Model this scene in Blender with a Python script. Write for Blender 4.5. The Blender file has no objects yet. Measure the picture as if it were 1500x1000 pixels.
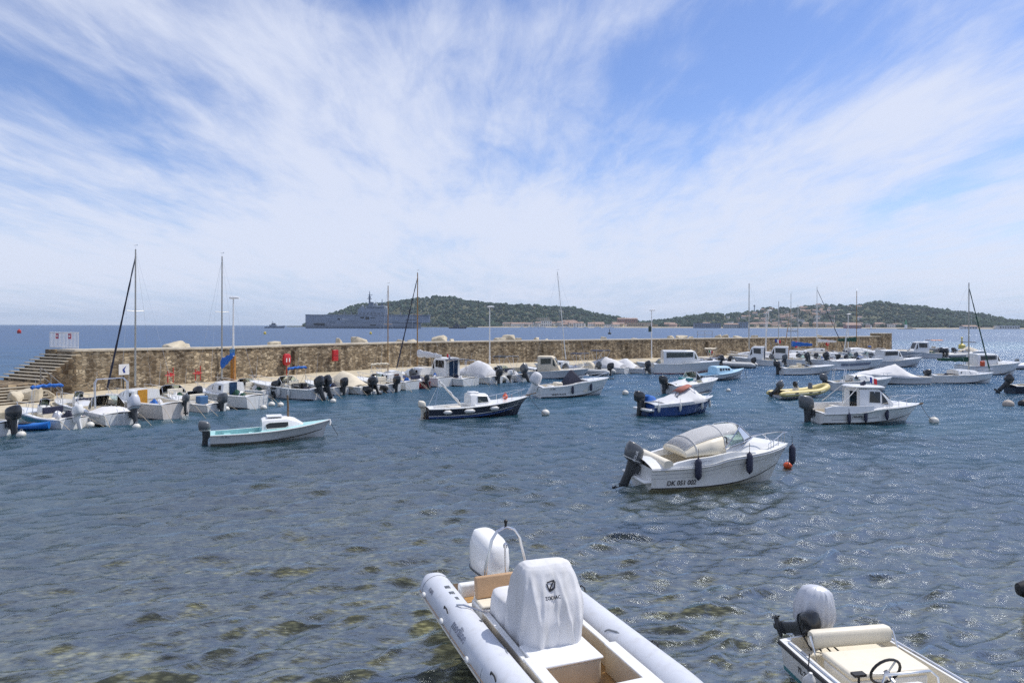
import bpy, bmesh, math, random
import numpy as np
from mathutils import Vector, Matrix, Euler, noise
random.seed(7); PI=math.pi; R=math.radians
S=bpy.context.scene; COL=S.collection
# ------------------------------------------------------------------ placing
CAMH=5.0; ROLL=.0025; HY=476.8          # eye height, camera roll, photo row of the horizon
def uv_(x,y):
    dx=x-750; dy=y-HY
    return dx+ROLL*dy, dy-ROLL*dx
def at(x,y,z=0.):
    u,v=uv_(x,y); Y=(CAMH-z)*1000/v
    return Vector((u*Y/1000,Y,z))
def far(x,y,Y):
    u,v=uv_(x,y); return Vector((u*Y/1000,Y,CAMH-v*Y/1000))
# ------------------------------------------------------------------ materials
MATS={}
def pm(name,col,rough=.5,metal=0.,var=.12,scale=6.,bump=0.,bscale=40.,spec=.5,coat=0.,var2=None,dirt=None):
    if name in MATS: return MATS[name]
    m=bpy.data.materials.new(name); m.use_nodes=True; nt=m.node_tree; N=nt.nodes; Lk=nt.links
    b=N['Principled BSDF']; b.inputs['Roughness'].default_value=rough; b.inputs['Metallic'].default_value=metal
    b.inputs['Specular IOR Level'].default_value=spec; b.inputs['Coat Weight'].default_value=coat
    tc=N.new('ShaderNodeTexCoord')
    n=N.new('ShaderNodeTexNoise'); n.inputs['Scale'].default_value=scale; n.inputs['Detail'].default_value=6; n.inputs['Roughness'].default_value=.65
    Lk.new(tc.outputs['Object'],n.inputs['Vector'])
    r=N.new('ShaderNodeValToRGB'); Lk.new(n.outputs['Fac'],r.inputs['Fac'])
    c=Vector(col); c2=Vector(var2) if var2 else c*(1-var*1.6)
    r.color_ramp.elements[0].position=.3; r.color_ramp.elements[1].position=.62
    r.color_ramp.elements[0].color=(*c2,1); r.color_ramp.elements[1].color=(*c,1)
    out=r.outputs['Color']
    if dirt:                                   # streaky grime
        mp=N.new('ShaderNodeMapping'); mp.inputs['Scale'].default_value=(3,3,.7); Lk.new(tc.outputs['Object'],mp.inputs['Vector'])
        n2=N.new('ShaderNodeTexNoise'); n2.inputs['Scale'].default_value=2.5; n2.inputs['Detail'].default_value=8; Lk.new(mp.outputs[0],n2.inputs['Vector'])
        r2=N.new('ShaderNodeValToRGB'); r2.color_ramp.elements[0].position=.52; r2.color_ramp.elements[1].position=.75
        r2.color_ramp.elements[1].color=(.55,.55,.55,1); r2.color_ramp.elements[0].color=(0,0,0,1); Lk.new(n2.outputs['Fac'],r2.inputs['Fac'])
        mx=N.new('ShaderNodeMix'); mx.data_type='RGBA'; Lk.new(r2.outputs['Color'],mx.inputs['Factor']); Lk.new(out,mx.inputs['A']); mx.inputs['B'].default_value=(*dirt,1)
        out=mx.outputs['Result']
    Lk.new(out,b.inputs['Base Color'])
    if bump:
        n3=N.new('ShaderNodeTexNoise'); n3.inputs['Scale'].default_value=bscale; n3.inputs['Detail'].default_value=5; Lk.new(tc.outputs['Object'],n3.inputs['Vector'])
        bp=N.new('ShaderNodeBump'); bp.inputs['Strength'].default_value=bump; bp.inputs['Distance'].default_value=.02; Lk.new(n3.outputs['Fac'],bp.inputs['Height']); Lk.new(bp.outputs[0],b.inputs['Normal'])
    MATS[name]=m; return m
def glassm(name,tint,thick=.0):
    if name in MATS: return MATS[name]
    m=bpy.data.materials.new(name); m.use_nodes=True; nt=m.node_tree; N=nt.nodes; Lk=nt.links
    N.remove(N['Principled BSDF']); o=N['Material Output']
    t=N.new('ShaderNodeBsdfTransparent'); t.inputs[0].default_value=(*tint,1)
    g=N.new('ShaderNodeBsdfGlossy'); g.inputs['Roughness'].default_value=.04
    f=N.new('ShaderNodeFresnel'); f.inputs[0].default_value=1.5
    mx=N.new('ShaderNodeMixShader'); Lk.new(f.outputs[0],mx.inputs[0]); Lk.new(t.outputs[0],mx.inputs[1]); Lk.new(g.outputs[0],mx.inputs[2])
    if thick:
        d0=N.new('ShaderNodeBsdfDiffuse'); d0.inputs[0].default_value=(.85,.85,.85,1); d1=N.new('ShaderNodeBsdfTranslucent'); d1.inputs[0].default_value=(.85,.85,.85,1); d=N.new('ShaderNodeMixShader'); Lk.new(d0.outputs[0],d.inputs[1]); Lk.new(d1.outputs[0],d.inputs[2])
        m2=N.new('ShaderNodeMixShader'); m2.inputs[0].default_value=thick; Lk.new(mx.outputs[0],m2.inputs[1]); Lk.new(d.outputs[0],m2.inputs[2]); mx=m2
    Lk.new(mx.outputs[0],o.inputs[0]); MATS[name]=m; return m
W=pm('gelcoat white',(.80,.80,.78),.22,var=.05,scale=3,coat=.3,dirt=(.62,.60,.52))
WN=pm('gelcoat clean',(.82,.82,.81),.2,var=.03,scale=3,coat=.3)
CR=pm('gelcoat cream',(.76,.70,.58),.3,var=.06,scale=4,dirt=(.5,.44,.33))
GH=pm('hull pale grey',(.62,.63,.64),.28,var=.06,scale=3,coat=.2,dirt=(.45,.45,.42))
PK=pm('hull off white',(.72,.66,.60),.35,var=.08,scale=3,dirt=(.5,.43,.36))
NV=pm('hull navy',(.012,.016,.035),.22,var=.3,coat=.4)
BL=pm('hull blue',(.012,.055,.22),.22,var=.25,coat=.4)
TQ=pm('paint turquoise',(.36,.62,.62),.45,var=.1)
PB=pm('paint pale blue',(.42,.62,.76),.4,var=.08)
TL=pm('stripe teal',(.03,.22,.26),.35,var=.1)
GR=pm('canvas green',(.012,.075,.05),.8,var=.3,bump=.3)
RD=pm('red paint',(.5,.015,.02),.4,var=.15)
DR=pm('hull dark red',(.13,.012,.015),.35,var=.2)
OR=pm('buoy orange',(.75,.10,.02),.45,var=.2)
YE=pm('tube yellow',(.70,.58,.24),.5,var=.12,dirt=(.4,.3,.1))
OC=pm('door ochre',(.55,.26,.02),.5,var=.15)
KB=pm('rubber black',(.014,.014,.016),.55,var=.3)
EB=pm('cowling black',(.018,.02,.024),.25,var=.25,coat=.3)
EG=pm('cowling grey',(.10,.11,.12),.3,var=.2,coat=.3)
EL=pm('leg grey',(.045,.05,.055),.4,var=.2)
ES=pm('cover silver',(.58,.60,.65),.36,var=.10,scale=3,bump=.25,bscale=5,metal=.15)
AL=pm('stainless',(.72,.72,.72),.22,metal=1.,var=.05)
AM=pm('mast alloy',(.42,.40,.36),.45,metal=.6,var=.12)
AW=pm('mast white',(.75,.74,.70),.4,var=.08)
AB=pm('mast wood',(.36,.20,.07),.5,var=.2,scale=10)
DG=pm('window dark',(.02,.024,.028),.06,var=.2)
DB=pm('door blue glass',(.02,.05,.11),.08,var=.2)
TK=pm('teak',(.44,.25,.09),.55,var=.25,scale=12,bump=.2)
TN=pm('cushion tan',(.50,.32,.18),.6,var=.08,bump=.1)
CW=pm('canvas white',(.68,.68,.69),.75,var=.07,scale=2,bump=.12,bscale=3,dirt=(.5,.49,.46))
CC=pm('canvas cream',(.68,.60,.46),.8,var=.12,scale=3,bump=.3,bscale=14)
CB=pm('canvas blue',(.015,.13,.48),.75,var=.2,bump=.3,bscale=14)
CN=pm('canvas navy',(.02,.024,.05),.8,var=.25,bump=.3,bscale=14)
CK=pm('canvas black',(.012,.013,.014),.8,var=.3,bump=.3,bscale=14)
CI=pm('cushion ivory',(.76,.70,.57),.5,var=.05,bump=.08)
TG=pm('tube pale grey',(.60,.625,.68),.42,var=.05,scale=2,dirt=(.47,.47,.48))
TD=pm('tube dark grey',(.20,.22,.25),.5,var=.1)
TW=pm('tube light',(.60,.60,.58),.5,var=.08,dirt=(.4,.39,.35))
RP=pm('rope',(.55,.48,.36),.9,var=.3,scale=40)
RK=pm('rope dark',(.05,.05,.06),.9,var=.3,scale=40)
FW=pm('fender white',(.70,.70,.68),.4,var=.08,dirt=(.45,.43,.36))
FN=pm('fender navy',(.02,.025,.06),.55,var=.2)
BW=pm('buoy white',(.74,.72,.66),.5,var=.1,dirt=(.36,.34,.22))
WD=pm('weathered wood',(.20,.14,.09),.8,var=.35,scale=9,bump=.3)
GL=glassm('windscreen clear',(.80,.88,.86)); GT=glassm('windscreen tinted',(.30,.36,.36)); GV=glassm('vinyl clear',(.94,.95,.96),.9)
TX=pm('lettering black',(.02,.02,.025),.5,var=.1); TB=pm('lettering grey',(.22,.24,.30),.5,var=.1); TWH=pm('lettering white',(.75,.75,.75),.5,var=.05)
FB=pm('flag blue',(.01,.04,.25),.8); FWt=pm('flag white',(.75,.75,.75),.8); FR=pm('flag red',(.55,.02,.03),.8)
# ------------------------------------------------------------------ mesh builder
class MB:
    def __init__(s): s.v=[]; s.f=[]; s.m=[]; s.mi=0; s.M=Matrix()
    def add(s,vs,fs):
        o=len(s.v); s.v+=[tuple(s.M@Vector(p)) for p in vs]; s.f+=[tuple(i+o for i in f) for f in fs]; s.m+=[s.mi]*len(fs); return s
    def box(s,x0,x1,y0,y1,z0,z1):
        return s.add([(x0,y0,z0),(x1,y0,z0),(x1,y1,z0),(x0,y1,z0),(x0,y0,z1),(x1,y0,z1),(x1,y1,z1),(x0,y1,z1)],
              [(0,3,2,1),(4,5,6,7),(0,1,5,4),(1,2,6,5),(2,3,7,6),(3,0,4,7)])
    def loft(s,rings,closed=True,cap0=True,cap1=True):
        n=len(rings[0]); vs=[p for r in rings for p in r]; fs=[]
        for i in range(len(rings)-1):
            for j in range(n if closed else n-1):
                k=(j+1)%n; fs.append((i*n+j,i*n+k,(i+1)*n+k,(i+1)*n+j))
        if closed and cap0: fs.append(tuple(range(n))[::-1])
        if closed and cap1: fs.append(tuple(range((len(rings)-1)*n,len(rings)*n)))
        return s.add(vs,fs)
    def tube(s,pts,r,n=8,closed=False,cap=True):
        P=[Vector(p) for p in pts]; rings=[]; up=None; L=len(P)
        rad=r if isinstance(r,(list,tuple)) else [r]*L
        for i in range(L):
            a=P[(i-1)%L] if (closed or i>0) else P[0]; b=P[(i+1)%L] if (closed or i<L-1) else P[-1]
            d=(b-a); d=d.normalized() if d.length>1e-9 else Vector((0,0,1))
            if up is None: up=Vector((0,0,1)) if abs(d.z)<.9 else Vector((1,0,0))
            e=d.cross(up); e=e.normalized() if e.length>1e-6 else Vector((1,0,0)); g=e.cross(d).normalized(); up=g
            rings.append([P[i]+(e*math.cos(2*PI*j/n)+g*math.sin(2*PI*j/n))*rad[i] for j in range(n)])
        if closed: rings.append(rings[0])
        return s.loft(rings,True,cap and not closed,cap and not closed)
    def lathe(s,prof,n=16,c=(0,0,0)):
        return s.loft([[(c[0]+r*math.cos(2*PI*j/n),c[1]+r*math.sin(2*PI*j/n),c[2]+z) for j in range(n)] for r,z in prof])
    def prism(s,poly,off):                       # polygon (3-D points) given thickness along off
        n=len(poly); o=Vector(off); a=[Vector(p) for p in poly]
        return s.add(a+[p+o for p in a],[tuple(range(n))[::-1],tuple(range(n,2*n))]+[(i,(i+1)%n,n+(i+1)%n,n+i) for i in range(n)])
    def sell(s,rings,n=20,e=3.):                 # lofted super-ellipses: (centre, half x-vector, half y-vector)
        out=[]
        for c,a,b in rings:
            c=Vector(c);a=Vector(a);b=Vector(b); rr=[]
            for j in range(n):
                t=2*PI*j/n; ct,st=math.cos(t),math.sin(t)
                rr.append(c+a*math.copysign(abs(ct)**(2/e),ct)+b*math.copysign(abs(st)**(2/e),st))
            out.append(rr)
        return s.loft(out)
    def build(s,name,mats,parent=None,bevel=0.,ang=38,sub=0,seg=2):
        me=bpy.data.meshes.new(name); me.from_pydata(s.v,[],s.f)
        mats=mats if isinstance(mats,(list,tuple)) else [mats]
        for m in mats: me.materials.append(m)
        if len(mats)>1: me.polygons.foreach_set('material_index',s.m)
        bm=bmesh.new(); bm.from_mesh(me); bmesh.ops.remove_doubles(bm,verts=bm.verts,dist=1e-5); bmesh.ops.recalc_face_normals(bm,faces=bm.faces); bm.to_mesh(me); bm.free()
        me.polygons.foreach_set('use_smooth',[True]*len(me.polygons)); me.set_sharp_from_angle(angle=R(ang)); me.update()
        o=bpy.data.objects.new(name,me); COL.objects.link(o)
        if parent: o.parent=parent
        if bevel:
            b=o.modifiers.new('bevel','BEVEL'); b.width=bevel; b.segments=seg; b.limit_method='ANGLE'; b.angle_limit=R(35)
        if sub:
            b=o.modifiers.new('sub','SUBSURF'); b.levels=sub; b.render_levels=sub
        return o
def tag(o,label,cat=None,group=None,kind=None):
    if label: o['label']=label
    if cat: o['category']=cat
    if group: o['group']=group
    if kind: o['kind']=kind
    return o
def thing(name,label,cat,loc,rz=0,group=None):
    o=bpy.data.objects.new(name,None); COL.objects.link(o); o.empty_display_size=.3
    o.location=loc; o.rotation_euler=(0,0,rz); return tag(o,label,cat,group)
def text(name,s,size,mat,parent,loc,rx,ry,rz,shear=0.,ext=.003):
    c=bpy.data.curves.new(name,'FONT'); c.body=s; c.size=size; c.align_x='CENTER'; c.align_y='CENTER'; c.extrude=ext; c.shear=shear; c.offset=size*.012
    t=bpy.data.objects.new('t',c); COL.objects.link(t); dg=bpy.context.evaluated_depsgraph_get()
    me=bpy.data.meshes.new_from_object(t.evaluated_get(dg)); bpy.data.objects.remove(t); bpy.data.curves.remove(c)
    me.materials.clear(); me.materials.append(mat)
    o=bpy.data.objects.new(name,me); COL.objects.link(o); o.parent=parent; o.location=loc; o.rotation_euler=(rx,ry,rz); return o
def textM(name,s,size,mat,parent,o,ex,ey,shear=0.,ext=.003):      # lettering laid on a surface: origin, reading direction, up direction
    ex=Vector(ex).normalized(); ez=ex.cross(Vector(ey)).normalized(); ey=ez.cross(ex)
    t=text(name,s,size,mat,parent,(0,0,0),0,0,0,shear,ext)
    M=Matrix((ex,ey,ez)).transposed().to_4x4(); M.translation=Vector(o)+ez*.004; t.matrix_local=M; return t
# ------------------------------------------------------------------ camera, render
cam=bpy.data.objects.new('camera',bpy.data.cameras.new('camera')); COL.objects.link(cam); S.camera=cam
cam.location=(0,0,CAMH); cam.matrix_world=Matrix.Translation((0,0,CAMH))@Matrix.Rotation(R(90),4,'X')@Matrix.Rotation(ROLL,4,'Z')
cam.data.lens=24; cam.data.sensor_width=36; cam.data.shift_y=-(500-HY)/1500; cam.data.clip_start=.1; cam.data.clip_end=60000
S.view_settings.view_transform='Standard'; S.view_settings.look='None'; S.view_settings.exposure=.1; S.view_settings.gamma=1
S.render.engine='CYCLES'; c=S.cycles; c.use_denoising=False; c.max_bounces=8; c.transparent_max_bounces=16; c.volume_bounces=0; c.caustics_reflective=False; c.caustics_refractive=False
c.sample_clamp_indirect=1.5; c.sample_clamp_direct=6.5; c.blur_glossy=1.; c.sampling_pattern='BLUE_NOISE'; c.use_adaptive_sampling=False
# ------------------------------------------------------------------ sun and sky with cirrus
SAZ,SEL=R(63),R(58)                       # azimuth from +Y towards +X, elevation
sd=Vector((math.sin(SAZ)*math.cos(SEL),math.cos(SAZ)*math.cos(SEL),math.sin(SEL)))
sl=bpy.data.lights.new('sun','SUN'); sl.energy=3.7; sl.angle=R(.53); sl.color=(1,.955,.89)
so=bpy.data.objects.new('sun',sl); COL.objects.link(so); so.rotation_euler=(-sd).to_track_quat('-Z','Y').to_euler(); so.location=sd*60
w=bpy.data.worlds.new('World'); S.world=w; w.cycles.sampling_method='MANUAL'; w.cycles.sample_map_resolution=1024; w.use_nodes=True; nt=w.node_tree; N=nt.nodes; Lk=nt.links
bg=N['Background']; bg.inputs[1].default_value=.12
def nd(t,**k):
    n=N.new(t)
    for a,b in k.items(): setattr(n,a,b)
    return n
def mth(op,a,b=None,clamp=False):
    n=nd('ShaderNodeMath',operation=op); n.use_clamp=clamp
    for i,x in enumerate((a,b)):
        if x is None: continue
        if isinstance(x,(int,float)): n.inputs[i].default_value=x
        else: Lk.new(x,n.inputs[i])
    return n.outputs[0]
sky=nd('ShaderNodeTexSky',sky_type='NISHITA'); sky.sun_disc=False; sky.sun_elevation=SEL; sky.sun_rotation=SAZ; sky.air_density=1.0; sky.dust_density=.15; sky.ozone_density=3.5
tc=nd('ShaderNodeTexCoord'); sp=nd('ShaderNodeSeparateXYZ'); Lk.new(tc.outputs['Generated'],sp.inputs[0])
zc=mth('MAXIMUM',sp.outputs[2],0.0); zz=mth('ADD',zc,.09)
px=mth('DIVIDE',sp.outputs[0],zz); py=mth('DIVIDE',sp.outputs[1],zz)
cb=nd('ShaderNodeCombineXYZ'); Lk.new(px,cb.inputs[0]); Lk.new(py,cb.inputs[1])
def cloudnoise(rot,sc,scale,detail,rough,dist,off,warp=None):
    mp=nd('ShaderNodeMapping'); mp.inputs['Rotation'].default_value=(0,0,R(rot)); mp.inputs['Scale'].default_value=sc; mp.inputs['Location'].default_value=off
    Lk.new(warp or cb.outputs[0],mp.inputs[0]); n=nd('ShaderNodeTexNoise'); n.inputs['Scale'].default_value=scale; n.inputs['Detail'].default_value=detail; n.inputs['Roughness'].default_value=rough; n.inputs['Distortion'].default_value=dist
    Lk.new(mp.outputs[0],n.inputs['Vector']); return n.outputs['Fac']
# gentle bending of the streaks
wn=nd('ShaderNodeTexNoise'); wn.inputs['Scale'].default_value=.35; wn.inputs['Detail'].default_value=2; Lk.new(cb.outputs[0],wn.inputs['Vector'])
ws=nd('ShaderNodeVectorMath',operation='SCALE'); ws.inputs['Scale'].default_value=.5; Lk.new(wn.outputs['Color'],ws.inputs[0])
wa=nd('ShaderNodeVectorMath',operation='ADD'); Lk.new(cb.outputs[0],wa.inputs[0]); Lk.new(ws.outputs[0],wa.inputs[1])
wv=wa.outputs[0]

def remap(x,a,b,c=0.,d=1.):
    n=nd('ShaderNodeMapRange'); n.interpolation_type='SMOOTHSTEP'
    Lk.new(x,n.inputs[0])
    for i,q in enumerate((a,b,c,d)): n.inputs[i+1].default_value=q
    return n.outputs[0]
sepw=nd('ShaderNodeSeparateXYZ'); Lk.new(wv,sepw.inputs[0])
n1=cloudnoise(8,(1.15,.46,1),1.0,10,.6,.25,(3.1,1.2,0),wv)
n2=cloudnoise(-14,(4.2,1.3,1),1.4,8,.62,.35,(7.7,2.2,0),wv)
n3=cloudnoise(20,(.9,.5,1),.8,3,.5,.2,(1.3,8.4,0))
def blob(cx,cy,rx,ry):
    a=mth('DIVIDE',mth('SUBTRACT',px,cx),rx); b=mth('DIVIDE',mth('SUBTRACT',py,cy),ry)
    return remap(mth('ADD',mth('MULTIPLY',a,a),mth('MULTIPLY',b,b)),0.,1.,1.,0.)
cov=mth('ADD',mth('ADD',mth('MULTIPLY',n1,.56),mth('MULTIPLY',n2,.40)),mth('MULTIPLY',n3,.22))
for cx,cy,rx,ry,k in ((.62,2.1,.40,.55,-.12),(-1.55,2.5,.45,1.0,-.12),(-.1,1.55,.7,.35,-.10),(-.6,2.7,.5,1.2,.09),(1.35,2.9,.6,1.2,.08),(-2.2,1.6,.5,.6,-.05)):
    cov=mth('ADD',cov,mth('MULTIPLY',blob(cx,cy,rx,ry),k))
cov=mth('ADD',cov,mth('MULTIPLY',remap(py,3.0,4.4),.10))
cov=mth('SUBTRACT',cov,mth('MULTIPLY',remap(py,5.2,7.6),.13))
dens=mth('MULTIPLY',remap(cov,.40,.73),.9)
mxc=nd('ShaderNodeMix',data_type='RGBA'); tint=nd('ShaderNodeMix',data_type='RGBA',blend_type='MULTIPLY'); tint.inputs['Factor'].default_value=1; Lk.new(sky.outputs[0],tint.inputs['A']); tint.inputs['B'].default_value=(.97,.97,1.16,1)
hz=nd('ShaderNodeMix',data_type='RGBA'); Lk.new(mth('MULTIPLY',remap(py,2.6,7.5),.93),hz.inputs['Factor']); Lk.new(tint.outputs['Result'],hz.inputs['A']); hz.inputs['B'].default_value=(4.4,5.3,6.9,1)
Lk.new(dens,mxc.inputs['Factor']); Lk.new(hz.outputs['Result'],mxc.inputs['A']); mxc.inputs['B'].default_value=(5.9,6.3,7.45,1)
Lk.new(mxc.outputs['Result'],bg.inputs[0])
# ------------------------------------------------------------------ water: one displaced sheet out to the true horizon
def waves():
    rng=np.random.default_rng(5)
    rr=[2.2]
    while rr[-1]<9000:
        r=rr[-1]; g=.0042 if r<180 else (.0042+min((r-180)/400,1)*.05); rr.append(r*(1+g))
    rr=np.array(rr); ang=np.concatenate([np.linspace(-1.9,-.80,90)[:-1],np.linspace(-.80,.80,430),np.linspace(.80,1.9,90)[1:]])
    A,Rr=np.meshgrid(ang,rr); X=Rr*np.sin(A); Y=Rr*np.cos(A); Z=np.zeros_like(X); DX=np.zeros_like(X); DY=np.zeros_like(X)
    sp=Rr*.0045
    # wind sea running from the left background towards the right foreground
    for i in range(110):
        L=.28*(5.2/.28)**(rng.random()); k=2*PI/L
        th=R(-68)+rng.normal(0,.36); dx,dy=math.cos(th),math.sin(th)
        a=.0085*L**.62*(1 if L<2.5 else .8)*rng.uniform(.5,1.2)*(1.65 if L<.9 else 1.25 if L<2 else .8)
        att=np.clip((L/sp-2.5)/3.,0,1); far_=np.clip(1-(Rr-400)/1500,.0,1)
        ph=k*(X*dx+Y*dy)+rng.random()*6.28
        sh=np.clip((Y-4)/18,.85,1.)
        amp=a*att*far_*sh
        Z+=amp*np.sin(ph); DX+=-.5*amp*np.cos(ph)*-dx; DY+=-.5*amp*np.cos(ph)*-dy
    gust=.75+.35*np.sin(X*.11+Y*.05)*np.sin(Y*.07-X*.03+1)
    Z*=gust; X=X+DX*gust; Y=Y+DY*gust
    nr,na=A.shape; v=np.stack([X,Y,Z],-1).reshape(-1,3)
    i=np.arange(nr*na).reshape(nr,na); q=np.stack([i[:-1,:-1],i[:-1,1:],i[1:,1:],i[1:,:-1]],-1).reshape(-1,4)[:,::-1]
    me=bpy.data.meshes.new('sea_water'); me.vertices.add(len(v)); me.vertices.foreach_set('co',v.ravel().astype(np.float32))
    me.loops.add(q.size); me.loops.foreach_set('vertex_index',q.ravel().astype(np.int32)); me.polygons.add(len(q))
    me.polygons.foreach_set('loop_start',(np.arange(len(q))*4).astype(np.int32)); me.polygons.foreach_set('loop_total',np.full(len(q),4,np.int32)); me.update(calc_edges=True)
    me.polygons.foreach_set('use_smooth',[True]*len(q)); return me
def watermat():
    m=bpy.data.materials.new('sea water'); m.use_nodes=True; nt=m.node_tree; N=nt.nodes; Lk=nt.links; N.remove(N['Principled BSDF']); o=N['Material Output']
    def nd(t,**k):
        n=N.new(t)
        for a,b in k.items(): setattr(n,a,b)
        return n
    geo=nd('ShaderNodeNewGeometry')
    def noi(sc,rot,scale,det,rough=.6,dist=.3):
        mp=nd('ShaderNodeMapping'); mp.inputs['Scale'].default_value=sc; mp.inputs['Rotation'].default_value=(0,0,R(rot)); Lk.new(geo.outputs['Position'],mp.inputs[0])
        n=nd('ShaderNodeTexNoise'); n.inputs['Scale'].default_value=scale; n.inputs['Detail'].default_value=det; n.inputs['Roughness'].default_value=rough; n.inputs['Distortion'].default_value=dist; Lk.new(mp.outputs[0],n.inputs['Vector']); return n.outputs['Fac']
    def mr(x,a,b,c=0.,d=1.,it='LINEAR'):
        n=nd('ShaderNodeMapRange'); n.interpolation_type=it; Lk.new(x,n.inputs[0])
        for i,q in enumerate((a,b,c,d)): n.inputs[i+1].default_value=q
        return n.outputs[0]
    sep=nd('ShaderNodeSeparateXYZ'); Lk.new(geo.outputs['Position'],sep.inputs[0])
    ln=nd('ShaderNodeVectorMath',operation='LENGTH'); Lk.new(geo.outputs['Position'],ln.inputs[0]); D=ln.outputs['Value']
    def add(a,b,op='ADD'):
        n=nd('ShaderNodeMath',operation=op)
        for i,x in enumerate((a,b)):
            if isinstance(x,(int,float)): n.inputs[i].default_value=x
            else: Lk.new(x,n.inputs[i])
        return n.outputs[0]
    h1=noi((1,1.9,1),20,4.5,5,.62); h2=noi((1,2.2,1),22,1.0,4,.6); h3=noi((1,2.5,1),15,.12,5,.65)
    b1=nd('ShaderNodeBump'); b1.inputs['Strength'].default_value=1; Lk.new(h1,b1.inputs['Height']); Lk.new(add(mr(D,10,60,.021,.062),mr(D,80,260,0.,.062),'SUBTRACT'),b1.inputs['Distance'])
    b2=nd('ShaderNodeBump'); b2.inputs['Strength'].default_value=1; Lk.new(h2,b2.inputs['Height']); Lk.new(add(mr(D,25,120,.0,.32),mr(D,160,480,0.,.31),'SUBTRACT'),b2.inputs['Distance']); Lk.new(b1.outputs[0],b2.inputs['Normal'])
    b3=nd('ShaderNodeBump'); b3.inputs['Strength'].default_value=1; Lk.new(h3,b3.inputs['Height']); Lk.new(mr(D,120,500,.0,1.1),b3.inputs['Distance']); Lk.new(b2.outputs[0],b3.inputs['Normal'])
    nrm=b3.outputs[0]
    # body colour: clear over the shallows at the quay, blue-green further out, deep blue in the open sea
    dep=mr(D,13,44,.0,.9); pat=noi((1,1.6,1),30,.09,4,.55); dep=add(dep,mr(pat,.4,.62,-.16,.14))
    cl=nd('ShaderNodeClamp'); Lk.new(dep,cl.inputs[0]); dep=cl.outputs[0]
    cr=nd('ShaderNodeValToRGB'); e=cr.color_ramp.elements; e[0].position=0; e[0].color=(.03,.05,.04,1); e[1].position=1; e[1].color=(.006,.045,.135,1)
    x=e.new(.12); x.color=(.018,.068,.095,1); x=e.new(.3); x.color=(.011,.066,.145,1)
    Lk.new(mr(D,8,260),cr.inputs[0])
    # turquoise shoal behind the end of the breakwater and white-capped gust lines far out
    sh=noi((.4,1.6,1),-20,.02,3); mx0=nd('ShaderNodeMix',data_type='RGBA'); Lk.new(cr.outputs[0],mx0.inputs['A']); mx0.inputs['B'].default_value=(.03,.20,.24,1)
    shf=add(mr(sep.outputs[0],95,150,0,1),mr(D,130,170,0,1),'MULTIPLY'); shf=add(shf,mr(D,190,300,1,0),'MULTIPLY'); Lk.new(add(shf,mr(sh,.3,.6,.3,.8),'MULTIPLY'),mx0.inputs['Factor'])
    df=nd('ShaderNodeBsdfDiffuse'); Lk.new(mx0.outputs['Result'],df.inputs[0]); Lk.new(nrm,df.inputs[1])
    tr=nd('ShaderNodeBsdfTransparent'); tr.inputs[0].default_value=(.80,.86,.85,1)
    mb=nd('ShaderNodeMixShader'); Lk.new(dep,mb.inputs[0]); Lk.new(tr.outputs[0],mb.inputs[1]); Lk.new(df.outputs[0],mb.inputs[2])
    gl=nd('ShaderNodeBsdfGlossy'); Lk.new(nrm,gl.inputs['Normal']); Lk.new(mr(D,20,200,.04,.30),gl.inputs['Roughness']); gl.inputs[0].default_value=(.86,.94,1,1)
    fr=nd('ShaderNodeFresnel'); fr.inputs[0].default_value=1.333; Lk.new(nrm,fr.inputs[1])
    fc=add(add(fr.outputs[0],mr(D,14,60,.46,.48),'MULTIPLY'),add(fr.outputs[0],.42),'DIVIDE')
    ms=nd('ShaderNodeMixShader'); Lk.new(fc,ms.inputs[0]); Lk.new(mb.outputs[0],ms.inputs[1]); Lk.new(gl.outputs[0],ms.inputs[2])
    # foam flecks out at sea
    fo=nd('ShaderNodeBsdfDiffuse'); fo.inputs[0].default_value=(.7,.72,.75,1)
    f1=noi((1,3.2,1),6,.30,6,.7); ff=add(mr(f1,.70,.76),mr(D,110,200),'MULTIPLY')
    mf=nd('ShaderNodeMixShader'); Lk.new(add(ff,.6,'MULTIPLY'),mf.inputs[0]); Lk.new(ms.outputs[0],mf.inputs[1]); Lk.new(fo.outputs[0],mf.inputs[2])
    Lk.new(mf.outputs[0],o.inputs[0]); return m
wo=bpy.data.objects.new('sea_water',waves()); COL.objects.link(wo); wo.data.materials.append(watermat()); tag(wo,None,kind='structure')
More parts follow.
